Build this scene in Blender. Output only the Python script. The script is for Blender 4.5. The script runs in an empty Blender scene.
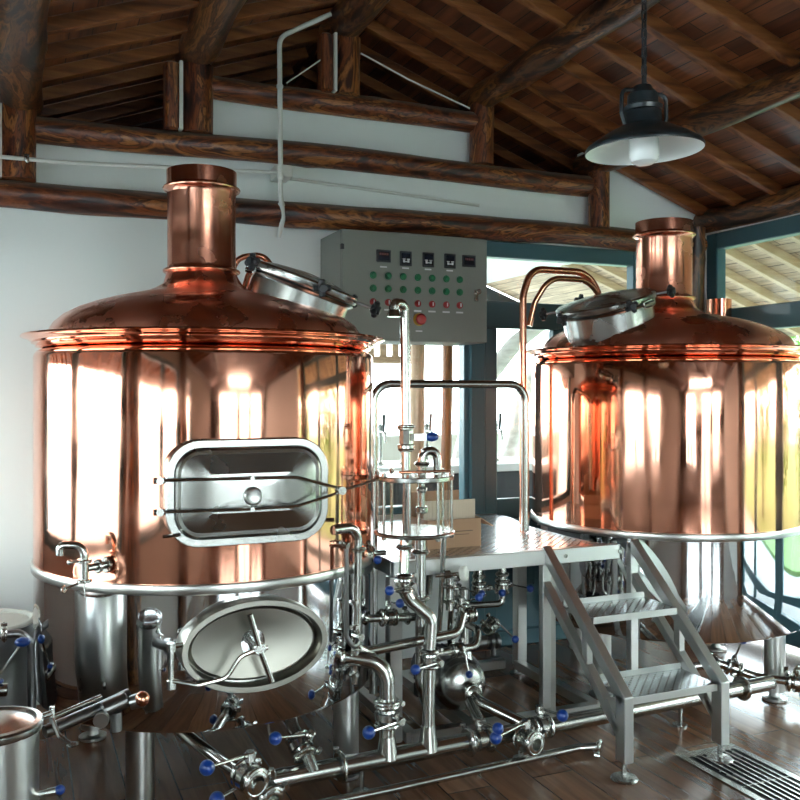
import bpy, math, random
from mathutils import Vector, Matrix, Euler
PI = math.pi
C = bpy.context.scene.collection
V = Vector

# ------------------------------------------------------------------ mesh builder
class MB:
    def __init__(s): s.v = []; s.f = []
    def add(s, vs, fs, M=None):
        o = len(s.v)
        s.v += [tuple(M @ V(p)) if M else tuple(p) for p in vs]
        s.f += [tuple(i + o for i in f) for f in fs]
        return s
    def box(s, lo, hi, M=None, b=0.0):
        (x0, y0, z0), (x1, y1, z1) = lo, hi
        if b <= 0:
            vs = [(x0,y0,z0),(x1,y0,z0),(x1,y1,z0),(x0,y1,z0),(x0,y0,z1),(x1,y0,z1),(x1,y1,z1),(x0,y1,z1)]
            return s.add(vs, [(0,3,2,1),(4,5,6,7),(0,1,5,4),(1,2,6,5),(2,3,7,6),(3,0,4,7)], M)
        # box with chamfered vertical and horizontal edges: three stacked octagon rings
        def ring(z, i):
            return [(x0+i+b,y0+i,z),(x1-i-b,y0+i,z),(x1-i,y0+i+b,z),(x1-i,y1-i-b,z),(x1-i-b,y1-i,z),(x0+i+b,y1-i,z),(x0+i,y1-i-b,z),(x0+i,y0+i+b,z)]
        rs = [ring(z0, b), ring(z0+b, 0), ring(z1-b, 0), ring(z1, b)]
        vs = sum(rs, []); fs = [tuple(range(7, -1, -1)), tuple(range(24, 32))]
        for k in range(3):
            for i in range(8):
                j = (i+1) % 8
                fs.append((k*8+i, k*8+j, (k+1)*8+j, (k+1)*8+i))
        return s.add(vs, fs, M)
    def beam(s, p0, p1, w, h, up=(0,0,1)):
        p0, p1 = V(p0), V(p1); d = p1-p0; L = d.length; d.normalize()
        u = V(up); sd = d.cross(u); 
        if sd.length < 1e-4: sd = V((1,0,0))
        sd.normalize(); u = sd.cross(d)
        M = Matrix((d, sd, u)).transposed().to_4x4(); M.translation = p0
        return s.box((0, -w/2, -h/2), (L, w/2, h/2), M, b=min(w, h)*.06)
    def lathe(s, prof, M=None, n=48, closed=False):
        vs = []; fs = []; m = len(prof)
        for i in range(n):
            a = 2*PI*i/n; c, q = math.cos(a), math.sin(a)
            vs += [(r*c, r*q, z) for r, z in prof]
        for i in range(n):
            j = (i+1) % n
            for k in range(m-1 if not closed else m):
                l = (k+1) % m
                fs.append((i*m+k, j*m+k, j*m+l, i*m+l))
        if not closed:
            if prof[0][0] > 1e-5: fs.append(tuple(i*m for i in range(n-1, -1, -1)))
            if prof[-1][0] > 1e-5: fs.append(tuple(i*m+m-1 for i in range(n)))
        return s.add(vs, fs, M)
    def shell(s, prof, M=None, n=96):   # open surface of revolution, no caps
        vs = []; fs = []; m = len(prof)
        for i in range(n):
            a = 2*PI*i/n; c, q = math.cos(a), math.sin(a)
            vs += [(r*c, r*q, z) for r, z in prof]
        for i in range(n):
            j = (i+1) % n
            for k in range(m-1): fs.append((i*m+k, j*m+k, j*m+k+1, i*m+k+1))
        return s.add(vs, fs, M)
    def cyl(s, p0, p1, r, r1=None, n=20, b=0.0):
        p0, p1 = V(p0), V(p1); L = (p1-p0).length
        if r1 is None: r1 = r
        pr = [(r, 0), (r1, L)] if b <= 0 else [(r-b, 0), (r, b), (r1, L-b), (r1-b, L)]
        return s.lathe(pr, axis(p0, p1-p0), n)
    def sphere(s, c, r, n=16, sc=(1,1,1)):
        pr = [(max(r*math.sin(PI*k/(n//2)), 1e-6 if k in (0, n//2) else 0), -r*math.cos(PI*k/(n//2))) for k in range(n//2+1)]
        M = Matrix.Translation(c) @ Matrix.Diagonal((*sc, 1))
        return s.lathe(pr, M, n)
    def torus(s, c, d, R, r, n=32, m=10):
        pr = [(R + r*math.cos(2*PI*k/m), r*math.sin(2*PI*k/m)) for k in range(m)]
        return s.lathe(pr, axis(V(c), V(d)), n, closed=True)
    def tube(s, pts, r, n=14, bend=None, cap=True):
        pts = smooth_path(pts, bend) if bend else [V(p) for p in pts]
        rr = r if isinstance(r, (list, tuple)) else [r]*len(pts)
        t0 = (pts[1]-pts[0]).normalized(); u = t0.orthogonal().normalized()
        vs = []; fs = []
        for i, p in enumerate(pts):
            if i == 0: t = t0
            elif i == len(pts)-1: t = (pts[-1]-pts[-2]).normalized()
            else: t = ((pts[i+1]-p).normalized() + (p-pts[i-1]).normalized()).normalized()
            u = (u - t*u.dot(t)).normalized(); w = t.cross(u)
            vs += [tuple(p + (u*math.cos(2*PI*k/n) + w*math.sin(2*PI*k/n))*rr[i]) for k in range(n)]
        for i in range(len(pts)-1):
            for k in range(n):
                l = (k+1) % n
                fs.append((i*n+k, i*n+l, (i+1)*n+l, (i+1)*n+k))
        if cap: fs.append(tuple(range(n-1, -1, -1))); fs.append(tuple(range((len(pts)-1)*n, len(pts)*n)))
        return s.add(vs, fs)
    def prism(s, poly, z0, z1, M=None):
        n = len(poly)
        vs = [(x, y, z0) for x, y in poly] + [(x, y, z1) for x, y in poly]
        fs = [tuple(range(n-1, -1, -1)), tuple(range(n, 2*n))] + [(i, (i+1) % n, n+(i+1) % n, n+i) for i in range(n)]
        return s.add(vs, fs, M)
    def loft(s, rings, M=None, cap0=True, cap1=True):
        n = len(rings[0]); vs = sum(rings, []); fs = []
        for k in range(len(rings)-1):
            for i in range(n):
                j = (i+1) % n
                fs.append((k*n+i, k*n+j, (k+1)*n+j, (k+1)*n+i))
        if cap0: fs.append(tuple(range(n-1, -1, -1)))
        if cap1: fs.append(tuple(range((len(rings)-1)*n, len(rings)*n)))
        return s.add(vs, fs, M)

def dots(mb, x0, y0, x1, y1, z, step, inside=None):
    k = 0; y = y0
    while y < y1:
        x = x0 + (step/2 if k % 2 else 0)
        while x < x1:
            if inside is None or inside(x, y):
                r = .0062
                vs = [(x+r*math.cos(PI*i/3), y+r*math.sin(PI*i/3), z) for i in range(6)] + [(x+r*.45*math.cos(PI*i/3), y+r*.45*math.sin(PI*i/3), z+.0022) for i in range(6)]
                mb.add(vs, [(i, (i+1) % 6, 6+(i+1) % 6, 6+i) for i in range(6)] + [(6,7,8,9,10,11)])
            x += step
        y += step*.5; k += 1
def axis(p, d):
    M = V(d).normalized().to_track_quat('Z', 'Y').to_matrix().to_4x4(); M.translation = V(p); return M
def smooth_path(pts, R, seg=7):
    P = [V(p) for p in pts]; out = [P[0]]
    for i in range(1, len(P)-1):
        a, b, c = P[i-1], P[i], P[i+1]
        u = (a-b); w = (c-b); lu, lw = u.length, w.length; u.normalize(); w.normalize()
        ang = u.angle(w)
        if ang > PI-.02: out.append(b); continue
        t = min(R/math.tan(ang/2), lu*.49, lw*.49); rad = t*math.tan(ang/2)
        n = (u+w).normalized(); cen = b + n*(rad/math.sin(ang/2))
        s0 = b+u*t-cen; s1 = b+w*t-cen; tot = s0.angle(s1)
        for k in range(seg+1):
            x = k/seg
            out.append(cen + (s0*math.sin((1-x)*tot) + s1*math.sin(x*tot))/math.sin(tot))
    out.append(P[-1]); return out
def rrect(w, h, r, d, n=8):      # rounded rectangle ring in local x,z at depth -y = d
    pts = []
    for cx, cz, a0 in ((w/2-r, h/2-r, 0), (-w/2+r, h/2-r, PI/2), (-w/2+r, -h/2+r, PI), (w/2-r, -h/2+r, 1.5*PI)):
        for k in range(n+1):
            a = a0 + PI/2*k/n; pts.append((cx + r*math.cos(a), -d, cz + r*math.sin(a)))
    return pts[::-1]
def ell(w, h, d, n=48):
    return [(w/2*math.cos(-2*PI*k/n), -d, h/2*math.sin(-2*PI*k/n)) for k in range(n)]

def obj(name, mb, mat, parent=None, label=None, sharp=35):
    me = bpy.data.meshes.new(name); me.from_pydata(mb.v, [], mb.f); me.validate(); me.update()
    me.materials.append(mat)
    for p in me.polygons: p.use_smooth = True
    try: me.set_sharp_from_angle(angle=math.radians(sharp))
    except Exception: pass
    o = bpy.data.objects.new(name, me); C.objects.link(o)
    if parent: o.parent = parent
    if label: o['label'] = label
    return o
def tag(o, label, cat, group=None, kind=None):
    o['label'] = label; o['category'] = cat
    if group: o['group'] = group
    if kind: o['kind'] = kind
    return o
def thing(name, label, cat, loc=(0,0,0), rz=0, group=None):
    o = bpy.data.objects.new(name, None); C.objects.link(o)
    o.location = loc; o.rotation_euler = (0, 0, rz)
    return tag(o, label, cat, group)
def struct(name, mb, mat, label, cat, parent=None, sharp=35):
    o = obj(name, mb, mat, parent, sharp=sharp)
    if not parent: tag(o, label, cat, kind='structure')
    return o
def dup(root):
    r = root.copy(); C.objects.link(r)
    for ch in list(root.children):
        c = ch.copy(); C.objects.link(c); c.parent = r
        for g in ch.children:
            d = g.copy(); C.objects.link(d); d.parent = c
    return r

# ------------------------------------------------------------------ materials
def newmat(name):
    m = bpy.data.materials.new(name); m.use_nodes = True; nt = m.node_tree
    return m, nt, nt.nodes['Principled BSDF']
def simple(name, col, rough=.5, metal=0.0, coat=0.0, spec=.5, bump=None, var=0.0):
    m, nt, b = newmat(name)
    b.inputs['Base Color'].default_value = (*col, 1); b.inputs['Roughness'].default_value = rough
    b.inputs['Metallic'].default_value = metal; b.inputs['Coat Weight'].default_value = coat
    b.inputs['Specular IOR Level'].default_value = spec
    tc = nt.nodes.new('ShaderNodeTexCoord')
    if var or bump:
        n = nt.nodes.new('ShaderNodeTexNoise'); n.inputs['Scale'].default_value = bump[0] if bump else 6
        n.inputs['Detail'].default_value = 4
        mp = nt.nodes.new('ShaderNodeMapping'); nt.links.new(tc.outputs['Object'], mp.inputs[0]); nt.links.new(mp.outputs[0], n.inputs[0])
        if bump and len(bump) > 2: mp.inputs['Scale'].default_value = bump[2]
    if bump:
        bp = nt.nodes.new('ShaderNodeBump'); bp.inputs['Strength'].default_value = bump[1]; bp.inputs['Distance'].default_value = .01
        nt.links.new(n.outputs[0], bp.inputs['Height']); nt.links.new(bp.outputs[0], b.inputs['Normal'])
    if var:
        r = nt.nodes.new('ShaderNodeMapRange'); r.inputs['To Min'].default_value = max(.02, rough-var); r.inputs['To Max'].default_value = rough+var
        nt.links.new(n.outputs[0], r.inputs[0]); nt.links.new(r.outputs[0], b.inputs['Roughness'])
    return m
def ramp(nt, stops):
    r = nt.nodes.new('ShaderNodeValToRGB'); e = r.color_ramp.elements
    while len(e) < len(stops): e.new(.5)
    for k, (p, c) in enumerate(stops): e[k].position = p; e[k].color = (*c, 1)
    return r
def woodmat(name, stops, rough=.4, coat=.3, scale=(.8,7,7), dist=1.5, bump=.3, top_grey=0.0):
    m, nt, b = newmat(name); N = nt.nodes.new; L = nt.links.new
    tc = N('ShaderNodeTexCoord'); oi = N('ShaderNodeObjectInfo'); ad = N('ShaderNodeVectorMath'); ad.operation = 'ADD'
    mul = N('ShaderNodeMath'); mul.operation = 'MULTIPLY'; mul.inputs[1].default_value = 37; L(oi.outputs['Random'], mul.inputs[0])
    L(tc.outputs['Object'], ad.inputs[0]); L(mul.outputs[0], ad.inputs[1])
    mp = N('ShaderNodeMapping'); mp.inputs['Scale'].default_value = scale; L(ad.outputs[0], mp.inputs[0])
    n = N('ShaderNodeTexNoise'); n.inputs['Scale'].default_value = 1.3; n.inputs['Detail'].default_value = 6; n.inputs['Distortion'].default_value = dist
    L(mp.outputs[0], n.inputs[0])
    w = N('ShaderNodeTexNoise'); w.inputs['Scale'].default_value = 6; w.inputs['Detail'].default_value = 5; w.inputs['Distortion'].default_value = .6; L(mp.outputs[0], w.inputs[0])
    mx = N('ShaderNodeMix'); mx.data_type = 'FLOAT'; mx.inputs[0].default_value = .22; L(n.outputs[0], mx.inputs[2]); L(w.outputs[0], mx.inputs[3])
    r = ramp(nt, stops); L(mx.outputs[0], r.inputs[0])
    out = r.outputs[0]
    if top_grey:  # greyer where the surface faces up
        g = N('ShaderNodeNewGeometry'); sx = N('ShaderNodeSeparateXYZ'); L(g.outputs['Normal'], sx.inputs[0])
        mr = N('ShaderNodeMapRange'); mr.inputs['From Min'].default_value = .35; mr.inputs['From Max'].default_value = .75; mr.inputs['To Max'].default_value = top_grey
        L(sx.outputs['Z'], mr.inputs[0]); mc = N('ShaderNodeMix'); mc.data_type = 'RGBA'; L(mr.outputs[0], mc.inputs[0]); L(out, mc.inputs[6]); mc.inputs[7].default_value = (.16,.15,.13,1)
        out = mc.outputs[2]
    L(out, b.inputs['Base Color'])
    b.inputs['Roughness'].default_value = rough; b.inputs['Coat Weight'].default_value = coat; b.inputs['Coat Roughness'].default_value = .25
    bp = N('ShaderNodeBump'); bp.inputs['Strength'].default_value = bump; bp.inputs['Distance'].default_value = .02; L(mx.outputs[0], bp.inputs['Height']); L(bp.outputs[0], b.inputs['Normal'])
    return m
def boards(name, c1, c2, mortar, length, width, rough, vec_swap=True, coat=.2, gap=.004, grain=.5, bump=.25):
    m, nt, b = newmat(name); N = nt.nodes.new; L = nt.links.new
    tc = N('ShaderNodeTexCoord'); sx = N('ShaderNodeSeparateXYZ'); cx = N('ShaderNodeCombineXYZ'); L(tc.outputs['Object'], sx.inputs[0])
    L(sx.outputs[1], cx.inputs[0]); L(sx.outputs[0], cx.inputs[1])
    br = N('ShaderNodeTexBrick'); br.inputs['Scale'].default_value = 1; br.inputs['Brick Width'].default_value = length; br.inputs['Row Height'].default_value = width
    br.inputs['Mortar Size'].default_value = gap; br.inputs['Mortar Smooth'].default_value = .1; br.offset = .37; br.inputs['Bias'].default_value = 0
    br.inputs['Color1'].default_value = (*c1, 1); br.inputs['Color2'].default_value = (*c2, 1); br.inputs['Mortar'].default_value = (*mortar, 1)
    L(cx.outputs[0], br.inputs[0])
    mp = N('ShaderNodeMapping'); mp.inputs['Scale'].default_value = (1.2, 14, 14); L(cx.outputs[0], mp.inputs[0])
    n = N('ShaderNodeTexNoise'); n.inputs['Scale'].default_value = 1.6; n.inputs['Detail'].default_value = 7; n.inputs['Distortion'].default_value = .8; L(mp.outputs[0], n.inputs[0])
    mr = N('ShaderNodeMapRange'); mr.inputs['From Min'].default_value = .3; mr.inputs['From Max'].default_value = .7; mr.inputs['To Min'].default_value = 1-grain; mr.inputs['To Max'].default_value = 1+grain*.5; L(n.outputs[0], mr.inputs[0])
    mx = N('ShaderNodeVectorMath'); mx.operation = 'MULTIPLY'; L(br.outputs['Color'], mx.inputs[0]); L(mr.outputs[0], mx.inputs[1])
    L(mx.outputs[0], b.inputs['Base Color']); b.inputs['Roughness'].default_value = rough; b.inputs['Coat Weight'].default_value = coat; b.inputs['Coat Roughness'].default_value = .2
    bp = N('ShaderNodeBump'); bp.inputs['Strength'].default_value = bump; bp.inputs['Distance'].default_value = .004; bp.invert = True
    L(br.outputs['Fac'], bp.inputs['Height']); L(bp.outputs[0], b.inputs['Normal'])
    return m
def coppermat(name, col, rough):
    m, nt, b = newmat(name); N = nt.nodes.new; L = nt.links.new
    b.inputs['Metallic'].default_value = 1
    tc = N('ShaderNodeTexCoord'); mp = N('ShaderNodeMapping'); mp.inputs['Scale'].default_value = (5, 5, .55); L(tc.outputs['Object'], mp.inputs[0])
    n = N('ShaderNodeTexNoise'); n.inputs['Scale'].default_value = 1; n.inputs['Detail'].default_value = 1.5; L(mp.outputs[0], n.inputs[0])
    bp = N('ShaderNodeBump'); bp.inputs['Strength'].default_value = .22; bp.inputs['Distance'].default_value = .03; L(n.outputs[0], bp.inputs['Height']); L(bp.outputs[0], b.inputs['Normal'])
    n2 = N('ShaderNodeTexNoise'); n2.inputs['Scale'].default_value = 5; n2.inputs['Detail'].default_value = 5; L(tc.outputs['Object'], n2.inputs[0])
    mr = N('ShaderNodeMapRange'); mr.inputs['From Min'].default_value = .35; mr.inputs['From Max'].default_value = .75; mr.inputs['To Min'].default_value = rough*.6; mr.inputs['To Max'].default_value = rough*2.2
    L(n2.outputs[0], mr.inputs[0]); L(mr.outputs[0], b.inputs['Roughness'])
    r = ramp(nt, [(.3, col), (.8, tuple(c*.86 for c in col))]); L(n2.outputs[0], r.inputs[0]); L(r.outputs[0], b.inputs['Base Color'])
    return m
def platemat(name):     # raised-dot tread plate
    m, nt, b = newmat(name); N = nt.nodes.new; L = nt.links.new
    b.inputs['Metallic'].default_value = 1; b.inputs['Roughness'].default_value = .27; b.inputs['Base Color'].default_value = (.46,.48,.49,1)
    return m
def glassmat(name, tint=(.93,.97,.96), gl=1.0):
    m = bpy.data.materials.new(name); m.use_nodes = True; nt = m.node_tree; nt.nodes.clear(); N = nt.nodes.new; L = nt.links.new
    o = N('ShaderNodeOutputMaterial'); t = N('ShaderNodeBsdfTransparent'); t.inputs[0].default_value = (*tint, 1)
    g = N('ShaderNodeBsdfGlossy'); g.inputs['Roughness'].default_value = .01
    f = N('ShaderNodeLayerWeight'); f.inputs['Blend'].default_value = .5; pw = N('ShaderNodeMath'); pw.operation = 'POWER'; pw.inputs[1].default_value = 5; L(f.outputs['Facing'], pw.inputs[0])
    mu = N('ShaderNodeMath'); mu.operation = 'MULTIPLY_ADD'; mu.inputs[1].default_value = .9*gl; mu.inputs[2].default_value = .03*gl; L(pw.outputs[0], mu.inputs[0])
    x = N('ShaderNodeMixShader'); L(mu.outputs[0], x.inputs[0]); L(t.outputs[0], x.inputs[1]); L(g.outputs[0], x.inputs[2]); L(x.outputs[0], o.inputs[0])
    return m

M = {}
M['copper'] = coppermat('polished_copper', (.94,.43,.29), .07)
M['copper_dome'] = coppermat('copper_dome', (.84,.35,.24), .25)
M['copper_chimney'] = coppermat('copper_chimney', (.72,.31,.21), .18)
M['copper_pipe'] = simple('copper_pipe', (.80,.37,.24), .2, 1)
M['mirror'] = simple('mirror_steel', (.66,.67,.68), .045, 1, bump=(1.5,.12,(3,3,.5)))
M['steel'] = simple('brushed_steel', (.41,.41,.39), .26, 1, var=.06)
M['satin'] = simple('satin_steel', (.55,.55,.53), .30, 1, var=.06)
M['stair'] = simple('bright_brushed_steel', (.68,.69,.68), .36, 1, var=.05)
M['hatch'] = simple('dull_hatch_steel', (.30,.29,.255), .30, 1, var=.05)
M['pipe'] = simple('pipe_steel', (.50,.50,.47), .20, 1, var=.05)
M['darksteel'] = simple('dark_steel', (.25,.25,.25), .3, 1)
M['plate'] = platemat('tread_plate')
M['blue'] = simple('blue_plastic', (.003,.038,.23), .28, coat=.4)
M['black'] = simple('black_plastic', (.012,.014,.018), .4)
M['rubber'] = simple('black_motor_paint', (.02,.022,.025), .45)
M['wall'] = simple('white_plaster', (.80,.84,.815), .85, bump=(30,.08), spec=.2)
M['conduit'] = simple('white_conduit', (.70,.71,.66), .5)
M['plaster'] = simple('white_filler', (.62,.62,.56), .9)
M['teal'] = simple('teal_paint', (.050,.135,.165), .4, coat=.1)
M['cabinet'] = simple('cabinet_paint', (.205,.215,.190), .45, bump=(60,.05))
M['green'] = simple('green_button', (.005,.16,.06), .3, coat=.3)
M['red'] = simple('red_button', (.35,.02,.02), .3, coat=.3)
M['yellow'] = simple('yellow_ring', (.55,.35,.05), .4)
M['screen'] = simple('dark_display', (.006,.010,.025), .2)
M['mark'] = simple('pale_mark', (.65,.65,.66), .5)
M['digit'] = simple('dim_digit', (.25,.08,.06), .5)
M['lampgreen'] = simple('lamp_enamel', (.012,.020,.024), .35, coat=.3)
M['lampwhite'] = simple('lamp_white', (.85,.87,.84), .4)
M['bulb'] = simple('frosted_glass', (.86,.88,.88), .25, coat=.3)
M['logs'] = woodmat('varnished_log', [(.34,(.008,.003,.003)), (.42,(.060,.014,.008)), (.48,(.22,.060,.018)), (.525,(.045,.010,.006)), (.575,(.40,.15,.045)), (.64,(.05,.014,.009))], .42, .12, scale=(1.0,4.5,4.5), dist=3.2, top_grey=.7, bump=.3)
M['purlin'] = woodmat('dark_purlin', [(.33,(.007,.004,.003)), (.42,(.030,.012,.008)), (.48,(.16,.058,.019)), (.53,(.028,.010,.007)), (.58,(.32,.13,.040)), (.65,(.025,.010,.007))], .36, .2, scale=(1.0,4.2,4.2), dist=3.0)
M['rafter'] = woodmat('rafter_wood', [(.34,(.085,.026,.008)), (.5,(.23,.075,.020)), (.66,(.34,.135,.040))], .5, .1, scale=(.8,9,9))
M['palerafter'] = woodmat('pale_rafter', [(.3,(.45,.32,.18)), (.7,(.68,.52,.33))], .6, 0, scale=(.8,9,9))
M['logout'] = woodmat('weathered_log', [(.3,(.20,.11,.06)), (.55,(.42,.27,.16)), (.8,(.6,.45,.32))], .7, 0)
M['paletrunk'] = woodmat('pale_trunk', [(.3,(.45,.42,.38)), (.7,(.75,.72,.68))], .7, 0)
M['ceil'] = boards('ceiling_boards', (.090,.024,.010), (.31,.105,.040), (.010,.004,.003), 1.3, .105, .45, coat=.15, gap=.003, grain=.6)
M['floor'] = boards('floor_planks', (.115,.050,.026), (.26,.125,.065), (.015,.009,.007), 1.22, .195, .22, coat=.15, gap=.003, grain=.4, bump=.15)
M['outwood'] = boards('outer_boards', (.42,.30,.19), (.6,.45,.3), (.1,.07,.05), 1.2, .13, .7, coat=0)
M['card'] = simple('cardboard', (.42,.25,.15), .8)
M['cardin'] = simple('corrugated_liner', (.62,.52,.40), .8, bump=(1,.3,(160,1,1)))
M['glass'] = glassmat('window_glass')
M['sight'] = glassmat('sight_glass', (.96,.97,.96), 1.0)
M['grass'] = simple('grass', (.09,.16,.04), .9, bump=(20,.4))
M['pave'] = simple('paving', (.30,.30,.29), .85, bump=(15,.2))
M['leaf'] = simple('leaf', (.10,.22,.035), .6)
M['bark'] = simple('bark', (.08,.055,.035), .9, bump=(12,.5))
M['white'] = simple('white_stone', (.75,.76,.76), .3)
M['dark'] = simple('dark_cladding', (.02,.022,.03), .5)
M['drain'] = simple('drain_dark', (.010,.012,.014), .6)
M['lowwall'] = simple('grey_low_wall', (.40,.365,.34), .8)
M['brick'] = simple('brown_render', (.13,.085,.06), .7)

# ------------------------------------------------------------------ room shell
XL, XR, YB, YF = -.86, 4.32, 4.95, -4.5
RX, RZ = 1.715, 3.80            # ridge (underside of boards) 
def roofz(x): return RZ - .365*abs(x-RX)
m = MB(); m.box((XL-.3, YF-.3, -.12), (XR+.25, YB+3.4, 0)); struct('floor', m, M['floor'], 'brown wooden plank floor of the brewhouse', 'floor')

BAY = [.0, .868, 1.715, 2.59, 3.43, 4.30]
# back wall with window and door openings, plus the stepped white panels between the log beams
m = MB()
y0, y1 = YB-.02, YB+.13
def wb(x0, z0, x1, z1, mb=None): (mb or m).box((x0, y0, z0), (x1, y1, z1))
wb(XL-.15, 0, 1.30, 2.52); wb(1.30, 0, 2.55, .86); wb(1.30, 1.98, 2.55, 2.52); wb(3.86, 0, XR+.15, 2.52)
wb(XL-.15, 2.52, 4.32, 2.92); wb(.05, 2.90, 3.43, 2.93); wb(.868, 2.93, 2.56, 3.20)
m.prism([(3.43,2.92),(4.36,2.92),(4.36,roofz(4.36)-.0),(3.43,roofz(3.43)-.0)], -y1, -y0, Matrix(((1,0,0,0),(0,0,-1,0),(0,1,0,0),(0,0,0,1))))
m.prism([(-.9,2.92),(.0,2.92),(.0,roofz(0)),(-.9,roofz(-.9))], -y1, -y0, Matrix(((1,0,0,0),(0,0,-1,0),(0,1,0,0),(0,0,0,1))))
struct('wall_back', m, M['wall'], 'white plastered back wall stepped up between the log beams', 'wall')

def teal_window(name, label, p0, p1, z0, z1, rails=(), mull=(), w=.09, d=.08, cat='window', panel=None):
    """frame between two floor points; rails: heights, mull: fractions"""
    a, b = V((*p0, 0)), V((*p1, 0)); L = (b-a).length; u = (b-a).normalized(); n = V((-u.y, u.x, 0))
    T = Matrix((u, n, V((0,0,1)))).transposed().to_4x4(); T.translation = a
    f = MB()
    f.box((0,-d/2,z0), (w,d/2,z1), T, .006); f.box((L-w,-d/2,z0), (L,d/2,z1), T, .006)
    f.box((w,-d/2,z1-w), (L-w,d/2,z1), T, .006); f.box((w,-d/2,z0), (L-w,d/2,z0+w), T, .006)
    for r0, r1 in rails: f.box((w,-d/2+.005,r0), (L-w,d/2-.005,r1), T, .006)
    for q, ww in mull: f.box((q*L-ww/2,-d/2+.008,z0+w), (q*L+ww/2,d/2-.008,z1-w), T, .006)
    # thin inner glazing bead
    o = struct(name, f, M['teal'], label, cat)
    g = MB(); g.box((w*.6,-.004,z0+w*.6), (L-w*.6,.004,z1-w*.6), T); obj('window_glass', g, M['glass'], o, 'clear window glass')
    if panel:
        q = MB(); q.box((w*.9,-.02,z0+w*.9), (L-w*.9,.02,panel), T, .006); obj('lower_panel', q, M['teal'], o, 'solid teal lower panel')
    return o
teal_window('window_1', 'teal framed window in the back wall below the grey control cabinet', (1.30,YB+.03), (2.56,YB+.03), .86, 1.99, w=.045)
d = teal_window('door_1', 'teal framed glazed double door in back wall between the kettles', (2.545,YB+.0), (3.86,YB+.0), .0, 2.525, rails=((1.985,2.15),), w=.10, cat='door', panel=.92)
m = MB(); m.box((2.645,YB-.03,.10), (2.735,YB+.03,1.985), b=.006); m.box((3.67,YB-.03,.10), (3.76,YB+.03,1.985), b=.006); obj('door_stile', m, M['teal'], d)
m = MB(); m.box((3.14,YB-.03,.10), (3.28,YB+.03,1.985), b=.006); obj('door_stile', m, M['teal'], d)
m = MB(); m.box((2.80,YB-.045,.36), (3.10,YB-.018,.375), b=.003); m.box((2.80,YB-.045,.78), (3.10,YB-.018,.795), b=.003); obj('panel_moulding', m, M['teal'], d)

# right wall: full-height glazing
m = MB(); m.box((XR,4.86,0), (XR+.14,YB+.13,2.75)); m.box((XR,YF,0), (XR+.14,.40,2.75)); m.box((XR,YF,2.66), (XR+.14,YB,2.80)); m.box((XR,.82,0),(XR+.14,1.0,2.75))
struct('wall_right', m, M['wall'], 'white right wall pieces between the teal windows', 'wall')
teal_window('window_2', 'tall teal framed window beside the back right corner', (XR+.05,2.98), (XR+.05,4.87), .04, 2.66, rails=((1.985,2.14),(.28,.36)), w=.11)
teal_window('window_3', 'tall teal framed window along the right wall nearer the camera', (XR+.05,1.0), (XR+.05,2.98), .04, 2.66, rails=((1.985,2.14),(.28,.36)), w=.11, mull=((.5,.09),))
# left wall: windows on a low wall between posts
m = MB(); m.box((XL-.14,YF,0), (XL,YB+.13,.78)); m.box((XL-.14,YF,2.34), (XL,YB,2.82)); m.box((XL-.14,4.80,.78), (XL,YB+.13,2.34)); m.box((XL-.14,YF,.78), (XL,-.35,2.34)); m.box((XL-.14,2.50,.78), (XL,2.85,2.34)); m.box((XL-.14,.70,.78),(XL,.95,2.34))
struct('wall_left', m, M['lowwall'], 'low greyish left wall under its windows', 'wall')
teal_window('window_4', 'teal framed window in the left wall nearest the back corner', (XL-.05,2.85), (XL-.05,4.80), .78, 2.34, mull=((.52,.13),), w=.08)
teal_window('window_5', 'teal framed window in the middle of the left wall', (XL-.05,.95), (XL-.05,2.50), .78, 2.34, mull=((.5,.07),), w=.08)
teal_window('window_6', 'teal framed window in the left wall beside the camera', (XL-.05,-.35), (XL-.05,.70), .78, 2.34, mull=((.5,.09),), w=.08)
# rear wall behind the camera
m = MB(); Y0, Y1 = YF-.14, YF
m.box((XL,Y0,0), (-.1,Y1,2.75)); m.box((-.1,Y0,0), (1.4,Y1,.5)); m.box((-.1,Y0,2.45), (3.9,Y1,2.75)); m.box((1.4,Y0,0), (1.7,Y1,2.45)); m.box((2.85,Y0,0), (3.0,Y1,2.45)); m.box((3.0,Y0,0), (3.9,Y1,.5)); m.box((3.9,Y0,0), (XR,Y1,2.75))
QM = Matrix(((1,0,0,0),(0,0,-1,0),(0,1,0,0),(0,0,0,1)))
m.prism([(XL,2.75),(.6,2.75),(.6,roofz(.6))], -Y1, -Y0, QM); m.prism([(2.9,2.75),(XR,2.75),(2.9,roofz(2.9))], -Y1, -Y0, QM); m.prism([(.6,3.35),(2.9,3.35),(2.9,roofz(2.9)),(RX,RZ),(.6,roofz(.6))], -Y1, -Y0, QM)
struct('wall_rear', m, M['brick'], 'brown wall behind the camera', 'wall')
teal_window('window_7', 'wide teal window in the rear wall', (-.1,YF-.06), (1.4,YF-.06), .5, 2.45, w=.07, mull=((.33,.09),(.66,.09)))
teal_window('door_2', 'teal glazed door in the rear wall', (1.7,YF-.06), (2.85,YF-.06), 0, 2.45, w=.1, cat='door', mull=((.5,.12),))
teal_window('window_8', 'narrow teal window in the rear wall', (3.0,YF-.06), (3.9,YF-.06), .5, 2.45, w=.07, mull=((.5,.09),))
teal_window('added_gable_window', 'unseen teal gable window added to light the upper back wall', (.6,YF-.06), (2.9,YF-.06), 2.75, 3.35, w=.07, mull=((.25,.12),(.5,.12),(.75,.12)))  # out of view, added to brighten the upper back wall

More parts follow.
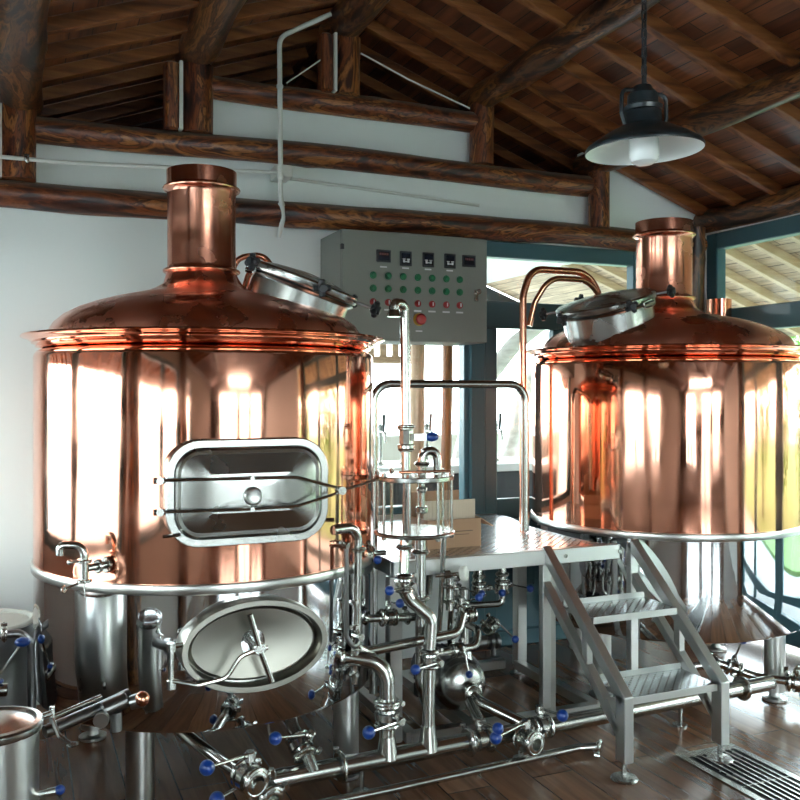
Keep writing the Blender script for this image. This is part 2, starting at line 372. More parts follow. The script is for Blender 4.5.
# ceiling: two board slopes running on past both long walls as eaves, the unseen left one lengthened to block sky light
m = MB()
XE0, XE1 = XL-1.8, XR+2.1
for xa, xb in ((XE0, RX), (RX, XR+.07)):
    za, zb = roofz(xa), roofz(xb)
    vs = [(xa,YF-.5,za),(xb,YF-.5,zb),(xb,8.6,zb),(xa,8.6,za),(xa,YF-.5,za+.06),(xb,YF-.5,zb+.06),(xb,8.6,zb+.06),(xa,8.6,za+.06)]
    m.add(vs, [(0,1,2,3),(7,6,5,4),(0,4,5,1),(1,5,6,2),(2,6,7,3),(3,7,4,0)])
struct('ceiling', m, M['ceil'], 'sloping ceiling of reddish brown boards', 'ceiling')

m = MB(); xa, xb = XR+.07, XE1; za, zb = roofz(xa), roofz(xb)
m.add([(xa,YF-.5,za),(xb,YF-.5,zb),(xb,8.6,zb),(xa,8.6,za),(xa,YF-.5,za+.06),(xb,YF-.5,zb+.06),(xb,8.6,zb+.06),(xa,8.6,za+.06)], [(0,1,2,3),(7,6,5,4),(0,4,5,1),(1,5,6,2),(2,6,7,3),(3,7,4,0)])
struct('trim_3', m, M['outwood'], 'pale boarded porch roof outside the right windows', 'ceiling')
# ------------------------------------------------------------------ logs and rafters
def log(name, label, p0, p1, r, seed, mat, cat='log beam', group=None, taper=0.0, wob=.10):
    rnd = random.Random(seed); p0, p1 = V(p0), V(p1); d = p1-p0; L = d.length
    ph = [rnd.uniform(0, 6.28) for _ in range(8)]; fr = [rnd.uniform(1.2, 5.5) for _ in range(8)]
    n = 22; k = max(8, int(L/.07)); rings = []
    knots = [(rnd.uniform(0, L), rnd.uniform(0, 6.28), rnd.uniform(.06,.16)) for _ in range(int(L*1.6))]
    for i in range(k+1):
        x = L*i/k; oy = .012*math.sin(fr[0]*x*.5+ph[0]); oz = .012*math.sin(fr[1]*x*.5+ph[1]); ring = []
        for j in range(n):
            a = 2*PI*j/n
            q = r*(1 - taper*x/L)*(1 + wob*.35*math.sin(fr[2]*x+ph[2]+a) + wob*.3*math.sin(fr[3]*x*1.7+ph[3]+2*a) + wob*.2*math.sin(fr[4]*2.6*x+ph[4]+3*a))
            for kx, ka, kh in knots:
                da = (a-ka+PI) % (2*PI) - PI; e = ((x-kx)/.06)**2 + (da*r/.05)**2
                if e < 6: q += r*kh*math.exp(-e)
            ring.append((x, oy + q*math.cos(a), oz + q*math.sin(a)))
        rings.append(ring)
    mb = MB(); mb.loft([rg[::-1] for rg in rings])
    o = obj(name, mb, mat, sharp=60)
    q = Matrix((d.normalized(), V((0,0,1)).cross(d).normalized() if abs(d.normalized().z) < .9 else V((0,1,0)), V((0,0,0)))).transposed()
    X = d.normalized(); Yv = V((0,0,1)).cross(X) if abs(X.z) < .9 else V((0,1,0)); Yv.normalize(); Z = X.cross(Yv)
    o.rotation_euler = Matrix((X, Yv, Z)).transposed().to_euler(); o.location = p0
    return tag(o, label, cat, group)
yb = YB-.07
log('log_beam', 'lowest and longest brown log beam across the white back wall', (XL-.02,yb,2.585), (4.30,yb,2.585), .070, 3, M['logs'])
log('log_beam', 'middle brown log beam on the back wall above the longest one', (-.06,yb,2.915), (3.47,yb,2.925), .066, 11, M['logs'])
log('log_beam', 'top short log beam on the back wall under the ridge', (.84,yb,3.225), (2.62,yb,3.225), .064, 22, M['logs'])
pl = [('leftmost thick dark roof purlin log at the top left corner', BAY[0], 3.075, .105), ('dark roof purlin log left of the ridge above copper chimney', BAY[1], 3.405, .100),
      ('ridge log running towards the camera at the roof peak', BAY[2], 3.69, .100), ('orange brown purlin log right of the ridge with carved looking grain', BAY[3], 3.40, .082),
      ('brown purlin log passing behind the pendant lamp', BAY[4], 3.075, .080)]
for k, (lb, x, z, r) in enumerate(pl):
    log('roof_purlin', lb, (x,5.02,z), (x,YF,z), r, 40+k, M['purlin'], cat='roof log', wob=.085)
log('wall_plate_log', 'brown log lying along the top of the right wall windows', (XR+.02,5.0,2.76), (XR+.02,YF,2.76), .085, 60, M['purlin'], cat='roof log')
log('wall_plate_log', 'brown log along the top of the left wall', (XL-.02,5.0,2.76), (XL-.02,YF,2.76), .085, 61, M['purlin'], cat='roof log')
log('wall_log_post', 'thick dark log post between the left wall windows', (XL+.10,2.70,0), (XL+.10,2.70,2.7), .15, 66, M['purlin'], cat='log post')
log('wall_log_post', 'dark log post in the left wall beside the camera', (XL+.10,.82,0), (XL+.10,.82,2.7), .14, 67, M['purlin'], cat='log post')
log('wall_log_post', 'dark log post between the two right wall windows', (XR-.06,.92,0), (XR-.06,.92,2.7), .12, 68, M['purlin'], cat='log post')
log('corner_log_post', 'dark log post in the back right corner beside the teal window', (4.22,YB-.09,0), (4.22,YB-.09,2.7), .07, 65, M['purlin'], cat='log post')
for k, (lb, x, z0, z1, w) in enumerate([('short log post under the leftmost purlin on the back wall', BAY[0], 2.64, 3.0, .085), ('short log post standing under the purlin left of the ridge', BAY[1], 2.97, 3.33, .082),
        ('short log post directly under the ridge log', BAY[2], 3.28, 3.61, .075), ('short reddish log post under the orange brown purlin', BAY[3], 2.97, 3.33, .075), ('short reddish log post under the purlin behind the pendant lamp', BAY[4], 2.64, 3.0, .07)]):
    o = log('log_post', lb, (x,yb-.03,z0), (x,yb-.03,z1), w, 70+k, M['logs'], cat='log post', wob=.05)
    if k < 3:
        s = MB(); s.box((x-w*1.18, yb-.085, z0), (x-w*.95, yb-.03, z1), b=.002); s2 = MB()
        e = o.matrix_basis.inverted(); s.v = [tuple(e @ V(p)) for p in s.v]; obj('filler_strip', s, M['plaster'], o, 'white filler strip')
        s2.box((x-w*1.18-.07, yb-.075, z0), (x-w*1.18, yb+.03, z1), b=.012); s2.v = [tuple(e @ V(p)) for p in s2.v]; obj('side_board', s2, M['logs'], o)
# rafters along both slopes
def raft_mb(xa, xb, y):
    za, zb = roofz(xa)-.035, roofz(xb)-.035
    mb = MB(); mb.beam((0,0,0), (xb-xa,0,zb-za), .052, .066); return mb, (xa, y, za)
ys = [4.87-.335*k for k in range(0, 17)] + [5.2+.335*k for k in range(0, 6)]
for sd, (xa, xb) in (('right', (RX+.03, XR+.03)), ('left', (RX-.03, XE0)), ('outer', (XR+.15, XE1))):
    first = None
    for y in ys:
        if first is None:
            mb, loc = raft_mb(xa, xb, y); o = obj('roof_rafter', mb, M['rafter'] if sd != 'outer' else M['palerafter']); first = o
            tag(o, 'square brown rafter under the ceiling boards of the %s roof slope' % sd if sd != 'outer' else 'pale yellowish porch rafter outside the right windows', 'rafter', 'rafters of the %s roof slope' % sd)
        else:
            o = first.copy(); C.objects.link(o)
        o.location = (xa, y, roofz(xa)-.035)

# ------------------------------------------------------------------ kettles
def place_on(az, r, z):      # matrix: local -Y looks outward along azimuth az, origin at radius r
    n = V((math.cos(az), math.sin(az), 0)); x = V((-n.y, n.x, 0))
    T = Matrix((x, -n, V((0,0,1)))).transposed().to_4x4(); T.translation = n*r + V((0,0,z)); return T
def kettle(label, loc, R, lid_az, lid_r, leg_az, cr, tilt=20, off=0.0, rad=.215):
    t = thing('brew_kettle', label, 'brewing kettle', (*loc, 0))
    b = MB(); b.shell([(R-.03,.885),(R,.893),(R,.91),(R,1.2),(R,1.5),(R,1.735),(R-.004,1.748),(R-.014,1.761),(R-.03,1.768),(R-.05,1.771)], n=128); obj('copper_body', b, M['copper'], t, 'polished copper cylinder of the kettle', 50)
    b = MB(); b.shell([(R-.055,1.7680),(R-.02,1.7726),(R-.008,1.7779),(R-.012,1.7845),(R-.002,1.7884),(R+.008,1.7924),(R+.006,1.7990),(R+.016,1.8023),(R+.020,1.8082),(R+.040,1.8135),(R+.050,1.8188),(R+.047,1.8254),(R+.030,1.8280),(R,1.8254),(R-.03,1.8267),(R-.06,1.8280)], n=128)
    obj('copper_lip', b, M['copper'], t, 'bright rolled copper rim', 50)
    k = R/.72
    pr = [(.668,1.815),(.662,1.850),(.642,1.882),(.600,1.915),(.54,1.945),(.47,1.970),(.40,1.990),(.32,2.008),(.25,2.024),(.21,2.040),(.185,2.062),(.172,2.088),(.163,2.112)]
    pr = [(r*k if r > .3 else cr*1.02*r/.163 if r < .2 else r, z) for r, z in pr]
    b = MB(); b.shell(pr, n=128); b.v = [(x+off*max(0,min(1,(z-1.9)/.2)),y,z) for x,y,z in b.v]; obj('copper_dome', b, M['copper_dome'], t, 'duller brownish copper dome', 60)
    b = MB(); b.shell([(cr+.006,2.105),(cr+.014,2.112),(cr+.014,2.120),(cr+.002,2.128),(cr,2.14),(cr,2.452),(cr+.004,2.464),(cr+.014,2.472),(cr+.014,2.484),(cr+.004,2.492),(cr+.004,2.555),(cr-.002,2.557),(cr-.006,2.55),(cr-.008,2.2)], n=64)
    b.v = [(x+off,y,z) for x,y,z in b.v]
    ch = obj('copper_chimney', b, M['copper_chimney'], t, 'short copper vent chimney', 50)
    for zr in (2.478, 2.118):
        b = MB(); b.torus((0,0,zr), (0,0,1), cr+.012, .008, 64); b.v = [(x+off,y,z) for x,y,z in b.v]; obj('bead_ring', b, M['copper_pipe'], ch)
    b = MB(); b.shell([(R-.03,.856),(R+.006,.859),(R+.009,.864),(R+.009,.892),(R+.006,.897),(R-.01,.898)], n=128); obj('steel_band', b, M['satin'], t, 'pale brushed steel band under the copper')
    b = MB(); b.shell([(R-.001,.862),(R-.001,.60),(R-.001,.372),(R-.006,.362),(R-.03,.362),(.02,.40)], n=128); obj('steel_skirt', b, M['mirror'], t, 'mirror polished steel lower skirt', 40)
    for a in leg_az:
        x, y = (R-.10 if a[1] is None else a[1])*math.cos(math.radians(a[0])), (R-.10 if a[1] is None else a[1])*math.sin(math.radians(a[0]))
        b = MB(); b.cyl((x,y,.05), (x,y,.385), .053, n=28); lg = obj('leg', b, M['satin'], t)
        b = MB(); b.lathe([(.058,0),(.062,.004),(.062,.014),(.03,.022),(.02,.05)], Matrix.Translation((x,y,0)), 28); obj('foot_plate', b, M['satin'], lg)
    # manhole on the dome
    a = math.radians(lid_az); n = V((math.cos(a)*math.sin(math.radians(tilt)), math.sin(a)*math.sin(math.radians(tilt)), math.cos(math.radians(tilt))))
    c = V((math.cos(a)*lid_r, math.sin(a)*lid_r, 1.985)); T = axis(c, n)
    b = MB(); b.lathe([(rad-.01,-.17),(rad-.01,.045),(rad+.004,.05),(rad+.008,.058),(rad+.004,.064),(rad-.02,.066)], T, 56); mh = obj('manhole_neck', b, M['steel'], t, 'steel manhole collar on the dome')
    b = MB(); b.lathe([(rad-.02,.068),(rad+.012,.068),(rad+.016,.076),(rad+.016,.096),(rad+.008,.104),(rad-.03,.108),(rad-.09,.120),(.03,.130),(.001,.131)], T, 56); ld = obj('manhole_lid', b, M['steel'], t, 'round steel manhole lid')
    e1 = T.to_3x3() @ V((1,0,0)); e2 = T.to_3x3() @ V((0,1,0))
    down = V((math.cos(a), math.sin(a), 0)); down = (down - n*down.dot(n)).normalized(); side = n.cross(down)
    for q, s_ in ((0, 1), (2.05, .8), (-2.05, .8), (1.05,.8), (-1.05,.8)):
        dr = down*math.cos(q) + side*math.sin(q)
        p = c + n*.085 + dr*(rad+.014)
        b = MB(); b.cyl(p-dr*.01, p+dr*.075*s_, .007); 
        w = obj('clamp_bolt', b, M['darksteel'], t)
        b = MB(); pe = p+dr*.075*s_
        for j in range(4):
            z2 = Matrix.Rotation(j*PI/2+.4, 3, dr) @ n; b.cyl(pe+dr*.018, pe+dr*.020+z2*.036, .015, .013, 10, .004)
        b.cyl(pe, pe+dr*.042, .022, .019, 14, .004); obj('star_knob', b, M['black'], w, 'black plastic star knob')
    for q in (PI-.35, .55):
        dr = down*math.cos(q+PI/3) + side*math.sin(q+PI/3); tn = n.cross(dr); p = c + n*.055 + dr*(rad+.02)
        b = MB(); b.tube([p-tn*.045-n*.012, p-tn*.045+n*.02, p+tn*.045+n*.02, p+tn*.045-n*.012, p-tn*.045-n*.012], .005, 8, .008); b.beam(p-tn*.05, p+tn*.05, .012, .012, up=n); obj('latch', b, M['pipe'], t, 'steel toggle latch of the manhole')
    return t
K1, K2 = (.768, 3.977), (3.384, 4.143)
k1 = kettle('left copper brew kettle with rectangular steel door and oval steel hatch', K1, .72, -32, .40, [(-43,.655),(-126,.60),(50,.60),(140,.60)], .147, 21, off=-.033, rad=.228)
k2 = kettle('right copper brew kettle standing behind the steel steps', K2, .745, 195, .49, [(-71,.645),(-160,.62),(20,.60),(108,.60)], .155, 17, rad=.25)

# rectangular door of the left kettle
T = place_on(math.radians(-89.7), .72, 1.230)
b = MB(); b.loft([rrect(.60,.385,.12,-.11), rrect(.60,.385,.12,.022), rrect(.592,.377,.116,.028), rrect(.545,.33,.095,.028), rrect(.538,.323,.09,.020), rrect(.538,.323,.09,-.02)], T)
fr = obj('door_frame', b, M['steel'], k1, 'brushed steel frame of the rectangular kettle door')
b = MB(); b.loft([rrect(.535,.32,.09,.012), rrect(.535,.32,.09,.030), rrect(.52,.305,.082,.036), rrect(.495,.28,.07,.032), rrect(.485,.27,.065,.034), rrect(.32,.14,.02,.062), rrect(.10,.05,.01,.064)], T)
dr = obj('rectangular_door', b, M['steel'], k1, 'rectangular pressed steel kettle door with rounded corners', 18)
b = MB(); b.lathe([(.034,0),(.034,.006),(.028,.012),(.018,.009),(.001,.008)], T @ Matrix.Translation((.0,-.064,-.012)) @ Matrix.Rotation(PI/2,4,'X'), 28); obj('round_boss', b, M['satin'], dr)
def TP(T, x, y, z): return T @ V((x, -y, z))
for zz in (.055, -.055):
    b = MB(); b.tube([TP(T,-.325,.045,zz), TP(T,-.05,.092,zz), TP(T,.16,.092,zz*.95), TP(T,.335,.075,zz*.1-.005)], .0055, 8, .05); bar = obj('door_bar', b, M['pipe'], k1, 'thin steel rod across the rectangular door')
    b = MB(); b.cyl(TP(T,-.345,.045,zz), TP(T,-.305,.045,zz), .012, n=10); b.cyl(TP(T,-.325,.025,zz), TP(T,-.325,.062,zz), .014, n=8); obj('eye_nut', b, M['pipe'], bar)
    b = MB(); b.cyl(TP(T,-.01,.06,zz), TP(T,-.01,.105,zz), .008, n=8); obj('rod_clip', b, M['pipe'], bar)
b = MB(); b.cyl(TP(T,.33,.055,-.004), TP(T,.33,.10,-.004), .016, n=12); b.tube([TP(T,.325,.078,-.006), TP(T,.40,.085,.012), TP(T,.475,.09,.035)], .006, 8); obj('latch_lever', b, M['pipe'], k1, 'steel lever at the right of the door')
b = MB(); b.cyl(TP(T,-.31,.02,-.145), TP(T,-.25,.035,-.14), .006, n=8); b.cyl(TP(T,.29,.02,-.12), TP(T,.32,.035,-.12), .008, n=8); obj('hinge_pin', b, M['pipe'], k1)
# oval hatch
T = place_on(math.radians(-88.3), .72, .672)
b = MB(); b.loft([ell(.545,.335,-.10), ell(.545,.335,.048), ell(.538,.328,.055), ell(.500,.292,.055), ell(.495,.286,.05), ell(.490,.280,-.015)], T, True, True)
obj('hatch_frame', b, M['hatch'], k1, 'raised oval steel hatch frame on the skirt')
b = MB(); b.loft([ell(.482,.272,-.02), ell(.482,.272,.000), ell(.455,.25,.010), ell(.32,.16,.004), ell(.16,.08,-.002), ell(.02,.01,-.003)], T); ht = obj('oval_hatch', b, M['hatch'], k1, 'dished oval steel hatch', 25)
b = MB(); b.cyl(TP(T,0,.0,0), TP(T,0,.10,0), .014, n=12); b.cyl(TP(T,0,.07,0), TP(T,0,.095,0), .024, n=14, b=.004); obj('hatch_spindle', b, M['pipe'], ht)
b = MB(); b.tube([TP(T,-.035,.085,.125), TP(T,.0,.088,.0), TP(T,.045,.088,-.125)], .0105, 10); obj('hatch_handle', b, M['pipe'], k1, 'steel T bar of the oval hatch')
b = MB(); b.tube([TP(T,-.30,.055,-.085), TP(T,-.22,.075,-.105), TP(T,-.12,.085,-.09), TP(T,-.07,.085,-.02), TP(T,.0,.085,.0), TP(T,.03,.085,.0)], .0085, 10, .05); obj('hatch_arm', b, M['pipe'], k1, 'bent steel arm of the oval hatch')
b = MB(); b.cyl(TP(T,-.305,.045,-.11), TP(T,-.305,.045,.04), .010, n=10); b.cyl(TP(T,-.315,.03,.03), TP(T,-.24,.045,.035), .010, n=10); b.cyl(TP(T,-.305,.045,-.115), TP(T,-.305,.045,-.085), .016, n=10); b.cyl(TP(T,-.305,.045,.015), TP(T,-.305,.045,.045), .016, n=10); obj('hatch_hinge', b, M['pipe'], k1)

# ------------------------------------------------------------------ valves and pipes
def valve_proto(label):
    t = thing('butterfly_valve', label, 'valve')
    b = MB()
    pr = [(.020,-.040),(.026,-.040),(.034,-.036),(.034,-.026),(.028,-.020),(.030,-.012),(.040,-.011),(.041,.011),(.030,.012),(.028,.020),(.034,.026),(.034,.036),(.026,.040),(.020,.040)]
    b.lathe(pr, axis((0,0,0),(1,0,0)), 28, closed=True); b.cyl((-.002,0,0),(.002,0,0),.0205,n=20); obj('valve_body', b, M['pipe'], t)
    for sx in (-.031, .031):
        b = MB(); b.torus((sx,0,0),(1,0,0),.034,.0075,28,8); b.cyl((sx,-.034,.012),(sx,-.058,.012),.0065,n=8); b.cyl((sx,-.05,.002),(sx,-.05,.022),.009,n=8); obj('clamp_ring', b, M['pipe'], t)
    b = MB(); b.cyl((0,0,.03),(0,0,.062),.011,n=12); b.cyl((0,0,.05),(0,0,.078),.017,.014,n=8,b=.003); obj('valve_stem', b, M['pipe'], t)
    b = MB(); b.tube([(0,0,.068),(0,.03,.07),(0,.125,.078)], .0048, 8); b.cyl((0,-.016,.068),(0,.02,.068),.009,n=10); h = obj('lever', b, M['pipe'], t)
    b = MB(); b.sphere((0,.135,.079), .0205, 18); obj('ball_knob', b, M['blue'], h, 'blue ball knob')
    return t
_vp = None
def valve(label, loc, ax, lever, up=None, sc=1.0):
    """ax: pipe direction, lever: direction the blue ball points"""
    global _vp
    if _vp is None: _vp = o = valve_proto(label)
    else: o = dup(_vp)
    X = V(ax).normalized(); Yv = V(lever); Yv = (Yv - X*Yv.dot(X)).normalized(); Z = X.cross(Yv)
    if up is not None and Z.dot(V(up)) < 0: X = -X; Z = X.cross(Yv)
    o.rotation_euler = Matrix((X, Yv, Z)).transposed().to_euler(); o.location = loc; o.scale = (sc,)*3
    o['label'] = label; o['category'] = 'valve'; o['group'] = 'butterfly valves with blue ball levers'
    return o
def pipe(label, pts, r, bend=.07, mat='pipe', clamps=(), name='steel_pipe', cat='pipe', group=None, extra=None):
    o = V(pts[0]); t = thing(name, label, cat, o, 0, group)
    b = MB(); b.tube([V(p)-o for p in pts], r, 18, bend); obj('pipe_run', b, M[mat], t)
    for p, d in clamps:
        q = V(p)-o; d = V(d).normalized(); b = MB(); b.cyl(q-d*.011, q+d*.011, r*1.55, n=24, b=.004); b.torus(q, d, r*1.5, .006, 24, 8)
        s = d.orthogonal().normalized(); b.cyl(q+s*r*1.4, q+s*(r*1.5+.028), .006, n=8); b.cyl(q+s*(r*1.5+.02)-d*.012, q+s*(r*1.5+.02)+d*.012, .008, n=8); obj('clamp', b, M['pipe'], t, 'tri-clamp ring')
    if extra: extra(t, o)
    return t
def my(x): return 3.345 + .05*(x-1.1)
# main manifold pipe on low feet
def feet(t, o):
    for x in (1.25, 2.0, 2.9):
        b = MB(); p = V((x, my(x), 0))-o; b.cyl(p, p+V((0,0,.085)), .010, n=10); b.cyl(p, p+V((0,0,.008)), .035, n=20); obj('pipe_foot', b, M['steel'], t)
    for x in (1.548, 1.362):
        b = MB(); p = V((x, my(x), .12))-o; b.cyl(p, p+V((0,0,.10)), .044, .030, 20); obj('tee_collar', b, M['pipe'], t)
pipe('long thick steel manifold pipe lying low across the floor in front', [(.86,my(.86),.12),(1.8,my(1.8),.12),(3.50,my(3.5),.12)], .037, None,
     clamps=[((1.16,my(1.16),.12),(1,.05,0)), ((1.74,my(1.74),.12),(1,.05,0)), ((3.30,my(3.3),.12),(1,.05,0)), ((1.84,my(1.84),.12),(1,.05,0))], extra=feet)
pipe('thin steel pipe lying on the floor in front of the manifold', [(.75,3.25,.03),(1.377,3.275,.03),(2.26,3.335,.03),(2.345,3.30,.035)], .017, .03, clamps=[((2.345,3.30,.035),(.4,-.5,0))])
# supply from kettle bottom down to the left valves
pipe('steel pipe coming from under left kettle to the two front valves', [(.50,3.62,.33),(.66,3.16,.285),(.74,2.97,.265)], .022, .05)
valve('butterfly valve at bottom left with lever over the kettle supply pipe', (.722,3.03,.275), (.4,-1,-.1), (-1,-.35,-.05), (0,0,1), 1.25)
valve('lowest front butterfly valve at the left end of the manifold', (.80,3.13,.165), (.35,-1,-.2), (-1,-.4,-.35), (0,0,1), 1.3)
pipe('short steel elbow joining lowest front valve to the manifold', [(.79,3.17,.18),(.77,3.30,.13),(.90,my(.9),.12)], .03, .06)
pipe('short vertical steel drop pipe under the left kettle right of its front leg', [(.99,3.52,.38),(.99,3.44,.27),(1.02,3.36,.20),(1.04,my(1.04)-.02,.13)], .026, .06, clamps=[((.99,3.50,.35),(0,.3,1))])
valve('butterfly valve below the left kettle between supply pipes', (1.005,3.37,.215), (.15,-.7,-.6), (-1,-.25,.15), (0,-.3,1), 1.2)
# big elbow from the skirt to the manifold
pipe('fat steel elbow pipe from skirt of left kettle down to the manifold', [(1.13,3.47,.525),(1.22,3.42,.525),(1.362,3.36,.50),(1.362,my(1.36),.14)], .032, .13, clamps=[((1.20,3.43,.525),(1,-.5,0)), ((1.362,3.36,.345),(0,0,1))])
valve('butterfly valve on the fat elbow pipe beside the left kettle leg', (1.362,3.36,.29), (0,0,1), (-1,-.3,0), (0,-1,0), 1.25)
# main riser A
pipe('steel riser pipe standing on the manifold below its valve', [(1.548,my(1.55),.14),(1.556,3.375,.455)], .026, None)
valve('butterfly valve on the riser pipe above the manifold', (1.558,3.378,.49), (0,0,1), (-1,-.25,0), (0,-1,0), 1.0)
pipe('steel S bend pipe climbing from the riser valve to glass cylinder', [(1.560,3.38,.53),(1.572,3.385,.655),(1.480,3.40,.735),(1.455,3.40,.775)], .026, .055)
valve('butterfly valve above the S bend pipe under the glass cylinder', (1.455,3.405,.805), (0,0,1), (-1,-.25,0), (0,-1,0), .95)
pipe('short vertical steel pipe between upper valve and glass cylinder', [(1.456,3.41,.845),(1.470,3.43,.985)], .021, None, clamps=[((1.468,3.428,.95),(0,0,1))])
# sight glass vessel
def sight():
    t = thing('sight_glass_vessel', 'glass cylinder with steel flanges and tie rods between the kettles', 'glass vessel', (1.552,3.52,.985))
    b = MB(); b.lathe([(.168,0),(.170,.004),(.170,.014),(.166,.018),(.02,.018)], None, 56); b.torus((0,0,.009),(0,0,1),.168,.006,56); obj('bottom_flange', b, M['steel'], t)
    b = MB(); b.lathe([(.02,.232),(.166,.232),(.170,.236),(.170,.250),(.166,.254),(.02,.258)], None, 56); obj('top_flange', b, M['steel'], t)
    b = MB(); b.shell([(.148,.018),(.148,.232)], n=64); obj('glass_tube', b, M['sight'], t, 'clear glass cylinder wall', 60)
    for k in range(8):
        a = 2*PI*k/8+.25; x, y = .160*math.cos(a), .160*math.sin(a)
        b = MB(); b.cyl((x,y,-.012),(x,y,.272),.0065,n=10); rd = obj('tie_rod', b, M['pipe'], t)
        b = MB(); b.cyl((x,y,.254),(x,y,.267),.012,n=6); b.cyl((x,y,-.010),(x,y,.0),.012,n=6); obj('rod_nut', b, M['pipe'], rd)
    b = MB(); b.tube([(.028,-.02,.36),(.028,-.02,.12)], .013, 12); b.sphere((.028,-.02,.19), .024, 14, (1,1,.7)); b.cyl((.028,-.02,.09),(.028,-.02,.12),.028,n=18,b=.006); obj('inner_tube', b, M['pipe'], t, 'steel tube with fittings inside the glass')
    b = MB(); b.tube([(-.07,-.075,.02),(-.075,-.09,.24)], .016, 12); obj('inner_riser', b, M['pipe'], t)
    return t
sight()
def hook_extra(t, o):
    b = MB(); p = V((1.412,3.41,1.90))-o; b.cyl(p+V((0,0,.035)), p, .019, .030, 18); obj('spout_lip', b, M['pipe'], t)
pipe('tall steel gooseneck pipe rising from the glass cylinder in front of the cabinet', [(1.476,3.43,1.43),(1.476,3.445,1.958),(1.415,3.41,1.958),(1.412,3.41,1.925)], .021, .036, extra=hook_extra, clamps=[((1.476,3.43,1.445),(0,0,1))])
pipe('short steel pipe joining the glass cylinder to the gooseneck valve', [(1.476,3.43,1.24),(1.476,3.43,1.37)], .020, None, clamps=[((1.476,3.43,1.355),(0,0,1))])
t = thing('ball_valve', 'steel valve with flat blue lever on the tall gooseneck pipe', 'valve', (1.476,3.43,1.405))
b = MB(); b.cyl((0,0,-.032),(0,0,.032),.031,n=8,b=.004); b.cyl((0,0,-.05),(0,0,-.03),.036,n=24,b=.004); b.cyl((0,0,.03),(0,0,.05),.036,n=24,b=.004); obj('valve_body', b, M['pipe'], t)
b = MB(); b.beam((.02,-.03,0),(.075,-.035,.0),.016,.030); obj('lever', b, M['pipe'], t)
b = MB(); b.sphere((.10,-.037,0), .022, 16, (1.5,.5,.85)); obj('lever_grip', b, M['blue'], t, 'oval blue lever grip')
pipe('small steel gooseneck pipe bending over beside tall one on the glass cylinder', [(1.580,3.50,1.242),(1.580,3.50,1.34),(1.650,3.50,1.34),(1.655,3.50,1.243)], .019, .034, clamps=[((1.580,3.50,1.285),(0,0,1))])
pipe('thin copper tube lying across the top flange of the glass cylinder', [(1.43,3.40,1.262),(1.56,3.385,1.262),(1.66,3.39,1.262)], .006, None, 'copper_pipe', name='copper_tube')
# pipe loop from the left kettle body
pipe('steel pipe from the left kettle body bending down then right to the valves', [(1.13,3.36,1.05),(1.250,3.40,1.05),(1.251,3.42,.558),(1.30,3.43,.535),(1.75,3.50,.545),(1.79,3.53,.62)], .021, .055, clamps=[((1.249,3.405,.96),(0,0,1))])
pipe('steel cross pipe behind the riser joining kettle skirt and pump line', [(1.24,3.60,.63),(1.64,3.62,.60)], .018, None, clamps=[((1.33,3.605,.625),(1,0,0)), ((1.56,3.615,.606),(1,0,0))])
valve('butterfly valve on the cross pipe behind the riser', (1.47,3.612,.615), (1,0,-.05), (-.1,-1,.1), (0,0,1), .95)
pipe('steel cross pipe just under glass cylinder', [(1.27,3.62,.90),(1.46,3.62,.895)], .012, None)
valve('butterfly valve beside the left kettle just below the glass cylinder', (1.36,3.60,.90), (1,0,0), (-.25,-1,-.6), (0,-.5,1), .9)
# vertical pipe B under the glass vessel to the pump
pipe('thick vertical steel pipe dropping from the glass cylinder behind the riser', [(1.60,3.56,.985),(1.60,3.56,.32),(1.66,3.62,.20)], .024, .06, clamps=[((1.60,3.56,.90),(0,0,1)), ((1.60,3.56,.70),(0,0,1))])
pipe('thin vertical steel pipe right of the glass cylinder', [(1.715,3.56,1.0),(1.715,3.60,.62),(1.72,3.63,.50)], .012, None)
pipe('vertical steel pipe rising from the top of the pump', [(1.935,3.80,.30),(1.935,3.80,.66)], .020, None, clamps=[((1.935,3.80,.33),(0,0,1)), ((1.935,3.80,.52),(0,0,1))])
t = thing('tank_thermometer', 'small round steel dial pointing right below the glass cylinder', 'gauge', (1.76,3.56,.79))
b = MB(); b.cyl((-.09,0,0),(.03,-.01,0),.009,n=10); b.cyl((-.05,0,0),(-.02,0,0),.018,n=8); obj('stem', b, M['pipe'], t)
b = MB(); b.cyl((.03,-.01,0),(.05,-.03,.004),.032,n=24,b=.004); obj('dial_case', b, M['conduit'], t, 'pale round dial')
# cluster of fittings right of pipe B
for k, (x, z) in enumerate([(1.745,.70),(1.80,.61)]):
    pipe('small steel fitting stack %s of the pipe bundle' % ('upper left' if k == 0 else 'lower right'), [(x,3.57,z-.07),(x,3.57,z+.07)], .017, None, clamps=[((x,3.57,z-.03),(0,0,1)), ((x,3.57,z+.035),(0,0,1))])
valve('butterfly valve above the pump tilted towards the camera', (1.86,3.62,.585), (1,.1,.05), (.9,-.9,.3), (0,-.4,1), .9)
valve('butterfly valve just above the pump top with its lever hanging down', (1.80,3.60,.44), (1,.1,0), (.1,-.3,-1), (0,-1,0), .8)
pipe('bent steel pipe passing over the pump top', [(1.66,3.58,.44),(1.90,3.62,.44),(1.935,3.66,.50),(1.935,3.76,.50)], .018, .04)
